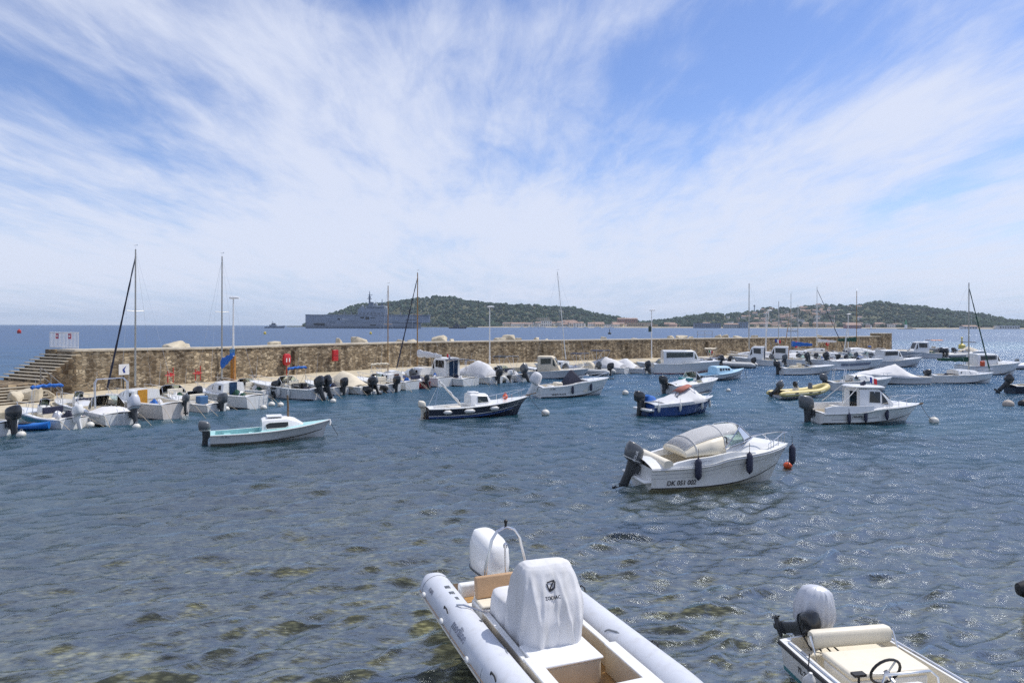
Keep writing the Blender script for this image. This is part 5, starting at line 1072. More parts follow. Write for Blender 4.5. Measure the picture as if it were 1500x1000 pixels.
gen('covered_boat','white boat under a domed cream canvas cover with a black outboard','motorboat',(540,577),142,5.2,fs=.62,fb=.95,cover=(CC,[(.14,.12),(.36,.72),(.56,.85),(.72,.35),(.9,.04)],.14,.90),eng=((-.05,0,1.2,EB,0),),group=ROWG,rail=0)
ribgen('dark inflatable with a tilted outboard between the cream covered boat and the white sloop',(552,577),140,4.0,KB,eng=((0,.1,1.0,EG,30),),cons=False,group=ROWG)
gen('sailboat','low white sailing boat with a brown hatch and a thin varnished mast','sailboat',(604,571),136,5.6,B=2.0,fs=.75,fb=.95,brk=0,tr=.75,p=2.1,kx=.92,hull=W,trunk=(.38,.76,.42),t1=.38,door=(-.3,.15,pm('hatch brown',(.13,.07,.045),.5)),mast=dict(x=3.2,z=1.3,h=6.9,mat=AB,r=.05,hb=.4,vane=True,stay_f=(5.4,0,1.0)),group=ROWG)
gen('open_boat','small dark red boat squeezed between the white sailing boats','motorboat',(623,569),140,3.6,hull=DR,deck=pm('deck dark',(.06,.05,.05),.6),fs=.6,fb=.8,rub=RD,eng=((-.05,0,.8,EB,20),),bands=((RD,.2,.9,.0,.3,.01,'red_panel'),),boot=0,group=ROWG,rail=0)
for bx,by,s in ((586,570,'at the stern of the low white sailing boat'),(627,567.5,'beside the dark red boat'),(860,551.5,'in front of the cream covered inflatable')): buoy(at(bx,by),'white buoy '+s,.18)
gen('sailboat','white sailing boat with a varnished mast and a white sail rolled along its boom','sailboat',(652,566),138,6.4,B=2.25,fs=.85,fb=1.05,brk=0,tr=.78,p=2.1,kx=.92,hull=W,trunk=(.36,.78,.62),t1=.36,mast=dict(x=3.5,z=1.6,h=7.9,mat=AB,r=.06,hb=.5,stay_a=(0,0,.9),furl=(6.3,1.2,CN),boom=(3.4,2.55,.5,2.4,AW,CW,.24)),group=ROWG)
gen('cabin_cruiser','white cabin cruiser with a rounded wheelhouse and tall blue glass doors, tricolour on its roof','motorboat',(690,565),140,6.6,B=2.5,fs=.72,fb=1.15,hull=W,house=(.32,.58,2.25,W),hdoor=(-.55,.45,DB),bim=(1.0,2.2,.9,1.9,.28,CN,False,2.0),flag=((2.6,.2,2.3),.3,.7,.35,(FR,FWt,FB),0,-.3),ladder=-.6,group=ROWG)
gen('covered_boat','boat under a steep white canvas tent right of the cabin cruiser with blue doors','motorboat',(727,562),136,5.4,hull=W,fs=.7,fb=.95,cover=(CW,[(.1,.5),(.2,1.05),(.42,1.25),(.66,.6),(.9,.05)],.1,.9),eng=((-.05,0,1.15,EB,0),),group=ROWG,rail=0)
gen('sport_boat','white boat with a flat black sun top on steel legs and a tilted dark outboard','motorboat',(766,559),136,5.4,hull=GH,fs=.7,fb=.95,bim=(1.3,3.0,.9,.75,1.5,CK,False,1.9),screen=.55,eng=((-.05,0,1.35,EG,32),),group=ROWG)
ribgen('grey inflatable with a small outboard in front of the white canvas tent boat',(747,560),138,3.8,TW,eng=((0,0,.9,W,0),),cons=True,group=ROWG)
gen('fishing_boat','grey hulled fishing boat with an open beige wheelhouse frame, lying alongside','motorboat',(773,553),-12,5.9,B=2.1,hull=GH,fs=.75,fb=1.0,house=(.18,.46,2.1,CC),wm=GT,deck=CR,group=ROWG,rail=1)
gen('sailboat','white sailing boat with a tall leaning white mast behind the fishing boat','sailboat',(857,548),150,6.0,hull=W,fs=.85,fb=1.05,brk=0,tr=.78,p=2.1,trunk=(.36,.76,.5),t1=.36,mast=dict(x=2.2,z=1.5,h=9.2,mat=AW,r=.055,hb=.5,stay_f=(5.8,0,1.1),stay_a=(-.5,0,.8),lean=.11),group=ROWG)
ribgen('pale inflatable with a rounded cream console cover and black outboard',(893,550),150,5.0,TW,eng=((0,0,1.2,EB,0),),cc=CC,cons=False,hb=.8,r=.27,group=ROWG)
gen('covered_boat','boat under a white canvas tent just right of the inflatable with the cream console cover','motorboat',(920,547),140,5.6,hull=W,fs=.7,fb=.95,cover=(CW,[(.1,.35),(.3,.75),(.5,.95),(.72,.4),(.92,.05)],.1,.92),eng=(),bim=(2.6,4.2,.8,.9,1.5,CN,False,3.4),group=ROWG,rail=0)
gen('covered_boat','boat under a white pointed cover with cluttered stern, left of the big windowed cruiser','motorboat',(946,547),143,5.0,hull=GH,fs=.62,fb=.9,cover=(CW,[(.2,.2),(.45,.9),(.65,.5),(.9,.05)],.2,.9),eng=((-.05,0,1.15,EB,18),),group=ROWG,rail=0)
gen('motor_cruiser','big white cruiser with high cabin sides, raked windows and red bottom paint','motorboat',(956,546),-2,7.2,B=2.7,hull=W,fs=1.15,fb=1.4,house=(.14,.62,2.4,W),bootm=pm('bottom red',(.28,.04,.03),.6),wm=GT,rail=1,group=ROWG)
gen('sport_boat','white boat with a green tinted windscreen and an Italian tricolour behind the big cruiser','motorboat',(1052,540),172,6.2,B=2.3,hull=GH,fs=.85,fb=1.1,screen=.52,sh=.75,glass=glassm('windscreen green',(.10,.42,.32)),eng=((-.05,0,1.3,EB,10),),flag=((1.2,0,1.5),.7,.5,.32,(pm('flag green',(.01,.2,.06),.8),FWt,FR)),group=ROWG)
gen('work_boat','flat grey work boat with a brown deck box behind the pale blue launch','work boat',(1082,532),168,7.0,B=2.5,hull=pm('hull brown grey',(.42,.38,.33),.6,var=.15),fs=.75,fb=.95,brk=0,deck=CR,trunk=(.3,.5,.5),tm=WD,win=0,group=ROWG,rail=0)
ribgen('light inflatable cluttered with fenders right of the grey work boat',(1104,539),150,5.2,TW,eng=((0,0,1.1,EB,10),),hb=.8,r=.28,group=ROWG)
gen('pilothouse_boat','white boat with a tall white wheelhouse and dark blue door, fourth lamp post behind it','motorboat',(1146,536),150,6.0,B=2.3,hull=W,fs=.8,fb=1.1,house=(.36,.62,2.4,W),hdoor=(-.5,.35,DB),eng=((-.05,0,1.2,EG,10),),group=ROWG)
gen('pilothouse_boat','white boat with a rounded wheelhouse and brown cabin door','motorboat',(1180,534.5),152,6.0,B=2.3,hull=W,fs=.8,fb=1.1,house=(.34,.66,2.35,W),hdoor=(-.4,.3,pm('door brown',(.25,.12,.05),.5)),eng=((-.05,0,1.3,EB,25),),group=ROWG)
gen('sport_boat','white boat with a pair of tilted black outboards behind the swoosh sport boat','motorboat',(1208,534),150,5.8,B=2.2,hull=W,fs=.8,fb=1.0,screen=.5,eng=((-.05,-.4,1.35,EB,28),(-.05,.4,1.35,EB,28)),group=ROWG)
gen('covered_boat','boat under a pale grey cover between the brown doored boat and the twin outboards','motorboat',(1192,531),152,5.2,hull=W,fs=.7,fb=.95,cover=(ES if False else CW,[(.1,.1),(.4,.6),(.7,.4),(.92,.05)],.1,.92),eng=((-.05,0,1.1,EB,8),),group=ROWG,rail=0)
MA=dict(hb=.45,vane=True)
gen('sailboat','white sailing boat with a blue sail cover and a slim mast near the red box','sailboat',(1196,527),168,6.8,hull=W,fs=.95,fb=1.15,brk=0,tr=.78,p=2.1,trunk=(.36,.76,.5),t1=.36,mast=dict(x=3.6,z=1.7,h=8.2,mat=AM,r=.05,boom=(3.5,2.3,.6,2.2,AM,CB,.30),**MA),group=ROWG,bands=((YE,.75,.95),))
gen('sailboat','long white yacht with a green sail cover and a varnished mast, its furled foresail dark','sailboat',(1218,524.5),4,8.6,B=2.7,hull=W,fs=1.1,fb=1.35,brk=0,tr=.72,p=2.1,trunk=(.3,.76,.6),t1=.3,mast=dict(x=4.1,z=2.0,h=8.6,mat=AB,r=.065,boom=(4.0,2.9,1.0,2.8,AM,GR,.28),**MA),group=ROWG)
gen('sailboat','white sloop with a pale mast and dark furled foresail behind the green covered yacht','sailboat',(1234,523.5),165,7.6,hull=W,fs=1.0,fb=1.2,brk=0,tr=.75,p=2.1,trunk=(.36,.76,.5),t1=.36,mast=dict(x=3.8,z=1.8,h=9.6,mat=AW,r=.07,furl=(-.2,1.4,CN),boom=(3.7,2.6,.9,2.5,AW,CW,.22),**MA),group=ROWG)
gen('sailboat','white sailing boat with thick bare alloy mast and a tricolour, by the curved lamp post','sailboat',(1135,529),160,6.6,hull=W,fs=.9,fb=1.1,brk=0,tr=.75,p=2.1,trunk=(.36,.76,.45),t1=.36,mast=dict(x=3.5,z=1.6,h=9.6,mat=AM,r=.085,hb=0,vane=False,stay_a=(0,0,.9)),group=ROWG,flag=((.2,0,1.0),2.2,.9,.5,(FB,FWt,FR),-.1))
ribgen('white inflatable with dark seats behind the long white motor boat',(1240,534),160,5.0,TW,eng=((0,0,1.1,EB,16),),group=ROWG,extra='arch')
gen('runabout','white open boat with a windscreen left of the cabin cruiser with the flybridge screen','motorboat',(1272,530),160,5.2,hull=W,fs=.75,fb=1.0,screen=.5,eng=((-.05,0,1.1,EG,0),),group=ROWG)
gen('console_boat','white console boat with a leaning grey davit mast near the end of the wall','motorboat',(1262,525),165,5.6,hull=W,fs=.85,fb=1.05,console=.45,mast=dict(x=2.5,z=1.0,h=3.6,mat=AW,r=.10,hb=0,vane=False,lean=-.12),group=ROWG)
# --- beyond the end of the wall
END='boats off the end of the breakwater'
gen('pilothouse_boat','small white wheelhouse boat just beyond the end of the wall','motorboat',(1375,524.5),178,6.4,hull=GH,fs=.8,fb=1.1,house=(.3,.6,2.6,W),eng=((-.05,0,1.3,EB,15),),group=END)
ribgen('pale inflatable with two black outboards beyond the end of the wall',(1384,523.5),20,5.6,TW,eng=((0,-.3,1.3,EB,20),(0,.3,1.3,EB,20)),hb=.9,r=.3,group=END)
gen('runabout','white boat with a flat dark sun top beyond the end of the wall','motorboat',(1400,522.5),4,5.4,hull=W,fs=.8,fb=1.0,bim=(1.4,3.0,.85,.8,1.7,CN,False,2.0),eng=((-.05,0,1.2,EB,0),),group=END)
gen('console_boat','small yellowish white boat with a domed cover, farthest of those off the wall end','motorboat',(1398,521),4,5.0,hull=CR,fs=.7,fb=.9,cover=(CC,[(.2,.2),(.5,.8),(.8,.2)],.2,.8),eng=(),group=END,rail=0)
gen('launch','grey launch with an orange awning frame tucked behind the wall end','motorboat',(1352,517),8,5.6,hull=pm('hull stone grey',(.36,.34,.31),.6),fs=.8,fb=1.0,bim=(1.0,3.6,.9,.8,1.7,pm('awning orange',(.55,.22,.08),.8),False,2.2),eng=(),group=END,rail=0)

# --- the crowd at the right half of the quay
EX=[(577,573.5,139,'white boat with a cream folded top left of the low white sailing boat',dict(bim=(1.5,1.9,.8,.7,1.3,CC,True,1.8),screen=.5)),
(875,549,142,'white boat with a navy sun top left of the pale inflatable with cream cover',dict(bim=(1.4,2.8,.8,.7,1.5,CN,False,1.9))),
(1036,543,150,'low white boat with a navy sun top behind the boat with the green windscreen',dict(bim=(1.4,2.8,.8,.7,1.5,CN,False,1.9))),
(1066,535,155,'white boat with a cream canvas top left of the light inflatable',dict(bim=(1.4,2.8,.8,.7,1.5,CC,False,1.9))),
(1128,534,152,'white boat with a black folded top left of the tall wheelhouse boat',dict(bim=(1.5,1.9,.85,.7,1.25,CK,True,1.8),screen=.5)),
(1166,532,150,'white cuddy boat between the two wheelhouse boats',dict(trunk=(.4,.72,.45))),
(1224,531,158,'white boat with a low windscreen behind the long white motor boat, left one',dict(screen=.5)),
(1252,530,160,'white cuddy boat behind the long white motor boat, right one',dict(trunk=(.4,.74,.5))),
(1292,527.5,165,'white boat with a blue folded top behind the cabin cruiser',dict(bim=(1.5,1.9,.85,.7,1.3,CB,True,1.8),screen=.5)),
(1312,526,165,'white boat with a small cabin behind the bow of the cabin cruiser',dict(trunk=(.36,.72,.6))),
(1330,523.5,168,'grey boat with a windscreen at the foot of the wall end',dict(screen=.5,hull=GH)),
(1000,544,150,'small white boat tucked beside the stern of the big white cruiser',dict(screen=.5)),
(705,560,140,'small white boat with steel frame left of the steep white canvas tent',dict(arch=(1.2,1.9))),
(826,553,145,'small white open boat right of the fishing boat with the beige wheelhouse',dict(screen=.52)),
(285,599,150,'small white boat hidden behind the small boat with the blue seat',dict(screen=.5)),
(398,583,155,'small white dinghy on the quay side of the sailing boat with the blue door',dict(screen=.5)),
(602,564,140,'white cuddy boat between the low sailing boat and the dark red boat',dict(trunk=(.4,.72,.4)))]
for i,(x,y,h,lab,kw) in enumerate(EX):
    hl=kw.pop('hull',W); gen('motorboat',lab,'motorboat',(x,y),h,4.6+.25*(i%4),fs=.62+.06*(i%3),fb=.95,hull=hl,eng=((-.05,0,1.1,(EB,EG,EB)[i%3],(0,24,8)[i%3]),),group=ROWG,**kw)
for x,y,h,mm,ht,ln,lab in ((1156,529,155,AW,6.0,-.10,'white sailing dinghy with a leaning pale mast in front of the fourth lamp post'),(1176,528,158,AM,7.2,0,'white sloop with a bare alloy mast left of the blue sail cover'),(1184,527,160,AB,6.2,-.14,'small sailing boat with a leaning varnished mast beside the blue sail cover'),(1203,526,162,AM,6.8,.0,'white sloop with a bare alloy mast right of the blue sail cover')):
    gen('sailboat',lab,'sailboat',(x,y),h,5.8,hull=W,fs=.85,fb=1.05,brk=0,tr=.75,p=2.1,trunk=(.36,.76,.45),t1=.36,mast=dict(x=3.3,z=1.5,h=ht,mat=mm,r=.06,hb=.4,vane=False,lean=ln),group=ROWG)
# ------------------------------------------------------------------ on and round the breakwater
P0=Vector(WL[0]); d0=(Vector(WL[1])-P0).normalized(); n0=Vector((d0.y,-d0.x))
def q3(a,b,z): p=P0+d0*a+n0*b; return (p.x,p.y,z)      # a along the wall, b towards the harbour
root=thing('stone_steps','flight of worn stone steps climbing to the left end of the breakwater wall','steps',(0,0,0))
STEP=stonemat('step stone',(.12,.09,.06),(.24,.19,.13),(.36,.30,.21),(.14,.115,.085),2.6); NOSE=pm('step nosing',(.46,.41,.32),.9,var=.15,bump=.3)
for i in range(9):
    z=3.22-.17*(i+1); a=-.02-.30*i
    b=MB(); b.prism([q3(a,.25+.12*i,-.5),q3(a-.302,.25+.12*i,-.5),q3(a-.302,-2.2,-.5),q3(a,-3.5,-.5)],(0,0,z+.44)); o=b.build('step',STEP,root)
    b=MB(); b.prism([q3(a+.0,.25+.12*i,z-.057),q3(a-.34,.25+.12*i,z-.057),q3(a-.34,-3.5,z-.057),q3(a,-3.5,z-.057)],(0,0,.06)); b.build('tread',NOSE,o,bevel=.01)
b=MB(); b.prism([q3(-2.73,2.0,-.6),q3(-8,2.0,-.6),q3(-8,-3.5,-.6),q3(-2.73,-3.5,-.6)],(0,0,2.1)); b.build('landing',STEP,root,bevel=.04)
for i in range(7):
    z=1.5-.14*(i+1); bb=2.0+.30*i; b=MB(); b.prism([q3(-3.2,bb,-.5),q3(-6.4,bb,-.5),q3(-6.4,bb+.302,-.5),q3(-3.2,bb+.302,-.5)],(0,0,z+.5)); o=b.build('step',STEP,root)
    b=MB(); b.prism([q3(-3.18,bb,z+.003),q3(-6.42,bb,z+.003),q3(-6.42,bb+.33,z+.003),q3(-3.18,bb+.33,z+.003)],(0,0,.045)); b.build('tread',NOSE,o)
RS=pm('rail steel',(.30,.28,.25),.5,metal=.6,var=.3)
def railing(label,pts,h=.95,bars=2):
    o=thing('railing',label,'railing',pts[0]); b=MB(); O=Vector(pts[0]); P_=[Vector(p)-O for p in pts]
    for k in range(bars): b.tube([p+Vector((0,0,h*(k+1)/bars)) for p in P_],.024,6)
    b.build('rails',RS,o)
    for p in P_: b=MB(); b.tube([p,p+Vector((0,0,h+.02))],.03,6); b.build('post',RS,o)
railing('grey steel hand railing beside the lower steps at the left edge, nearer one',[q3(-6.5,4.2,.62),q3(-6.5,3.1,1.1),q3(-6.5,2.0,1.5)])
railing('grey steel hand railing along the landing above the sea at the left edge',[q3(-8,-3.3,1.5),q3(-5.4,-3.3,1.5),q3(-3.2,-3.3,1.5)])
railing('short grey steel hand railing beside the lower steps, nearer the wall',[q3(-3.0,4.2,.62),q3(-3.0,3.1,1.1),q3(-3.0,2.0,1.5)])
# white picket barrier on the wall end
b=MB(); b.prism([q3(1.6,-2.22,-.5),q3(.012,-2.22,-.5),q3(.012,-3.5,-.5),q3(1.6,-3.5,-.5)],(0,0,3.84)); b.build('head_block',STEP,root,bevel=.03)
a=Vector(q3(.3,-3.45,3.40)); e=Vector(q3(.25,.0,3.40)); o=thing('picket_barrier','white metal picket barrier with two red notices across the end of the wall','barrier',a); u=(e-a)
pk=pm('barrier white',(.78,.77,.76),.5,var=.05)
b=MB()
for i in range(22): p=u*(i/21); b.box(p.x-.014,p.x+.014,p.y-.01,p.y+.01,.06,1.12)
b.build('pickets',pk,o); b=MB(); 
for z in (.10,1.05): b.tube([(0,0,z),u+Vector((0,0,z))],.03,6)
b.build('cross_rail',pk,o)
un=u.normalized(); vn=Vector((un.y,-un.x,0)); vn=vn if vn.y<0 else -vn
for k,c0 in ((.28,'red'),(.72,'x')):
    c=u*k+vn*.05; b=MB(); b.prism([c-un*.17+Vector((0,0,.66)),c+un*.17+Vector((0,0,.66)),c+un*.17+Vector((0,0,1.0)),c-un*.17+Vector((0,0,1.0))],-vn*.012); s_=b.build('notice',pm('notice red',(.45,.03,.08),.5),o)
    b=MB(); b.prism([c-un*.10+vn*.006+Vector((0,0,.78)),c+un*.10+vn*.006+Vector((0,0,.78)),c+un*.10+vn*.006+Vector((0,0,.90)),c-un*.10+vn*.006+Vector((0,0,.90))],-vn*.005); b.build('notice_text',FWt,s_)
def onwall(x,off=0.):                            # point on the wall line (moved off towards the harbour) seen at photo column x
    k=(x-750)/1000; best=None
    for s in np.arange(0,WLEN,.25):
        p,n,d=wall_at(s); q=p+n*off; e=abs(q.x/q.y-k)
        if best is None or e<best[0]: best=(e,q,n,d)
    return best[1],best[2],best[3]
LP=pm('lamp white',(.74,.75,.76),.4,var=.06); RUST=pm('rusty ochre',(.45,.20,.04),.8,var=.4,bump=.4)
def lamp(x,label,kind=0,rust=False):
    q,n,d=onwall(x,.75); o=thing('street_lamp',label,'street lamp',(q.x,q.y,.6),0,'lamp posts along the breakwater'); h=6.45
    b=MB(); b.tube([(0,0,1.9 if rust else 0),(0,0,h*.5),(0,0,h)]+([(.1,-.02,h+.25),(.5,-.1,h+.35)] if kind==1 else []),[.085,.07,.05]+([.05,.045] if kind==1 else []),10); b.build('pole',LP,o)
    if rust: b=MB(); b.box(-.16,.16,-.16,.16,-.02,1.95); b.build('base_post',RUST,o,bevel=.02); b=MB(); b.box(-.2,.2,-.2,-.165,1.96,2.5); b.build('blue_sign',pm('sign blue',(.06,.22,.45),.4),o,bevel=.01)
    else: b=MB(); b.lathe([(.16,0),(.16,.06),(.10,.1),(.10,.9),(.085,.95)],12); b.build('base',LP,o)
    b=MB(); x0=.35 if kind==1 else -.10; zz=h+.33 if kind==1 else h
    b.sell([((x0,-.05,zz),(.06,0,0),(0,.06,0)),((x0+.2,-.05,zz+.04),(.42,0,0),(0,.15,0)),((x0+.2,-.05,zz+.14),(.40,0,0),(0,.14,0)),((x0+.2,-.05,zz+.2),(.2,0,0),(0,.08,0))],16,2.6); hd=b.build('lamp_head',LP,o); b=MB(); b.box(x0-.08,x0+.5,-.15,.05,zz+.015,zz+.035); b.build('diffuser',pm('lamp glass',(.6,.62,.6),.2),hd)
    return o
lamp(343,'white lamp post on a rusty ochre base with a small blue sign',rust=True)
lamp(717,'white lamp post behind the boats with the canvas tent and black sun top')
o=lamp(955,'white lamp post carrying a dark square box, left of the big white cruiser'); b=MB(); b.box(-.42,-.06,-.12,.12,3.6,4.35); b.build('notice_box',pm('box dark green',(.02,.05,.045),.5),o,bevel=.02)
lamp(1122,'white lamp post with a curved neck behind the tall wheelhouse boat',1)
lamp(1243,'white lamp post farthest along the breakwater, near the end of the wall')
def wallthing(x,zc,name,label,cat,fn,off=.42,g=None):
    q,n,d=onwall(x,off); o=thing(name,label,cat,(q.x,q.y,zc),math.atan2(d.y,d.x),g); fn(o); return o
def ringcase(o):
    b=MB(); b.sell([((0,.12,0),(.42,0,0),(0,0,.52)),((0,-.04,0),(.42,0,0),(0,0,.52)),((0,-.1,0),(.34,0,0),(0,0,.44))],20,2.6); b.build('case',RD,o)
    b=MB()
    for sx in (-.16,.16): b.box(sx-.05,sx+.05,-.125,-.10,-.22,.12)
    b.build('marking',FWt,o); b=MB(); b.tube([(0,.06,-.5),(0,.06,-(o.location.z-.6))],.035,6); b.build('post',RD,o)
def redbox(o):
    b=MB(); b.box(-.30,.30,-.12,.12,-.52,.52); b.build('box',RD,o,bevel=.03); b=MB(); b.box(-.29,.29,-.13,-.122,-.02,.02); b.build('seam',DR,o); b=MB(); b.tube([(0,.0,-.5),(0,.0,-(o.location.z-.6))],.03,6); b.build('post',EL,o)
wallthing(422,2.0,'lifebuoy_case','round red lifebuoy case with white marks on the wall behind the rolled blue sun top','lifebuoy',ringcase)
wallthing(491,2.15,'red_cabinet','upright red cabinet on the wall behind the cream covered boat','cabinet',redbox)
wallthing(1166,2.0,'red_cabinet','upright red cabinet on the far wall left of the blue sail cover','cabinet',redbox)
wallthing(1213,2.2,'lifebuoy_case','round red lifebuoy case on the far wall behind the green covered yacht','lifebuoy',ringcase)
def sign(o):
    b=MB(); b.box(-.36,.36,-.02,.02,-.36,.36); b.build('board',FWt,o,bevel=.01); b=MB(); b.prism([(-.02,-.024,-.25),(.10,-.024,-.2),(.03,-.024,.0),(.16,-.024,.26),(-.03,-.024,.1),(-.12,-.024,-.02)],(0,-.004,0)); b.build('symbol',FB,o); b=MB(); b.tube([(0,.05,-.4),(0,.05,-(o.location.z-.6))],.04,6); b.build('post',EL,o)
wallthing(183,1.95,'notice_board','square white notice board with dark emblem on the wall behind the steel arch boat','sign',sign)
def stand(o):
    o.scale=(.7,.7,.62)
    b=MB(); b.tube([(-.3,0,-.8),(-.3,0,.5),(.3,0,.5),(.3,0,-.8)],.05,6); b.tube([(-.6,0,.05),(.45,0,.05)],.07,6); b.tube([(.3,0,-.1),(.3,0,.9)],.05,6); b.build('frame',RD,o); b=MB(); b.tube([(0,-.06,.1+.0),(0,.06,.1)],.22,12); b.build('reel',RD,o)
wallthing(250,1.4,'hose_stand','red metal hose stand on the quay between the two tall masted boats, left one','stand',stand,1.4)
wallthing(289,1.4,'hose_stand','red metal hose stand on the quay just left of the leftmost lamp post','stand',stand,1.4)
q,n,d=onwall(1022,-.3); q2,_,_=onwall(1044,-.3); railing('metal guard frame standing on top of the wall above the green windscreen boat',[(q.x,q.y,3.2),((q.x+q2.x)/2,(q.y+q2.y)/2,3.2),(q2.x,q2.y,3.2)],1.05,2)
# boulders seaward of the wall and at the steps
RKM=pm('boulder limestone',(.62,.55,.42),.95,var=.2,scale=1.2,bump=.6,bscale=5,dirt=(.36,.30,.22),spec=.2)
def rock(loc,sx,sy,sz,seed,label,group):
    rr=random.Random(int(seed*1000)); bm=bmesh.new()          # angular block: hull of scattered points, then chipped
    for i in range(15):
        u=Vector((rr.uniform(-1,1),rr.uniform(-1,1),rr.uniform(-1,1))); u=u/max(abs(u.x),abs(u.y),abs(u.z))**.75; bm.verts.new((u.x*sx,u.y*sy,u.z*sz))
    g=bmesh.ops.convex_hull(bm,input=bm.verts); bmesh.ops.delete(bm,geom=[v for v in bm.verts if not v.link_faces],context='VERTS')
    bmesh.ops.bevel(bm,geom=bm.edges[:],offset=.07*sx,segments=1,affect='EDGES'); bmesh.ops.subdivide_edges(bm,edges=bm.edges[:],cuts=2,use_grid_fill=True)
    for v in bm.verts: v.co+=v.co.normalized()*.07*sx*noise.noise(v.co*3/sx+Vector((seed,0,0)))
    me=bpy.data.meshes.new('boulder'); bm.to_mesh(me); bm.free(); me.materials.append(RKM); me.polygons.foreach_set('use_smooth',[True]*len(me.polygons)); me.set_sharp_from_angle(angle=R(22))
    o=bpy.data.objects.new('boulder',me); COL.objects.link(o); o.location=loc; o.rotation_euler=(0,0,seed); return tag(o,label,'boulder',group)
rn=random.Random(11)
# an armour-stone bank carries the ones whose tops look over the coping
for x,top,w in ((258,3.95,1.5),(268,3.7,1.0),(401,3.75,.9),(497,3.95,.7),(527,4.0,1.2),(536,3.7,.9),(585,3.75,1.3),(604,3.6,.9),(622,3.75,1.1),(643,4.0,1.6),(664,3.7,1.0),(733,3.75,1.3),(745,4.0,1.3),(757,3.7,.9),(786,3.7,1.2),(800,3.65,1.0),(886,3.75,1.2),(930,3.6,.9),(982,3.75,1.2),(997,3.85,1.5),(1010,3.6,1.0),(1051,3.95,1.2),(1062,3.85,1.3),(1080,3.7,1.0),(1104,3.75,1.3),(1150,3.6,1.2),(1200,3.65,1.2)):
    q,n,d=onwall(x,-2.9-.5*rn.random()); h=1.3; rock((q.x,q.y,top-1.1+.15*rn.random()),w*(.42+.25*rn.random()),w*.7,.85,rn.random()*9,'pale limestone boulder showing above the coping of the breakwater','boulders behind the breakwater')
b=MB(); rings=[]
for s in np.arange(1.5,WLEN+1,2.0):
    p,n,d=wall_at(min(s,WLEN)); j=noise.noise(Vector((s*.5,0,0)))*.5; rings.append([(p.x-n.x*2.15,p.y-n.y*2.15,-2),(p.x-n.x*2.15,p.y-n.y*2.15,2.7+.2*j),(p.x-n.x*(4.2+j),p.y-n.y*(4.2+j),2.5+.3*j),(p.x-n.x*9,p.y-n.y*9,-2)])
b.loft(rings); tag(b.build('armour_bank',RKM,ang=20),'sloping bank of limestone rubble on the seaward side of the breakwater','rubble bank')
for i,(x,y,w) in enumerate(((8,588,.8),(22,590,.6),(38,588,.9),(52,586,.6),(66,584,.5),(30,583,.6),(14,580,.7))): rock(at(x,y,.6)+Vector((0,0,.25)),w,w*.8,w*.7,i*1.7,'beige boulder lying at the foot of the steps on the quay','boulders at the foot of the steps')

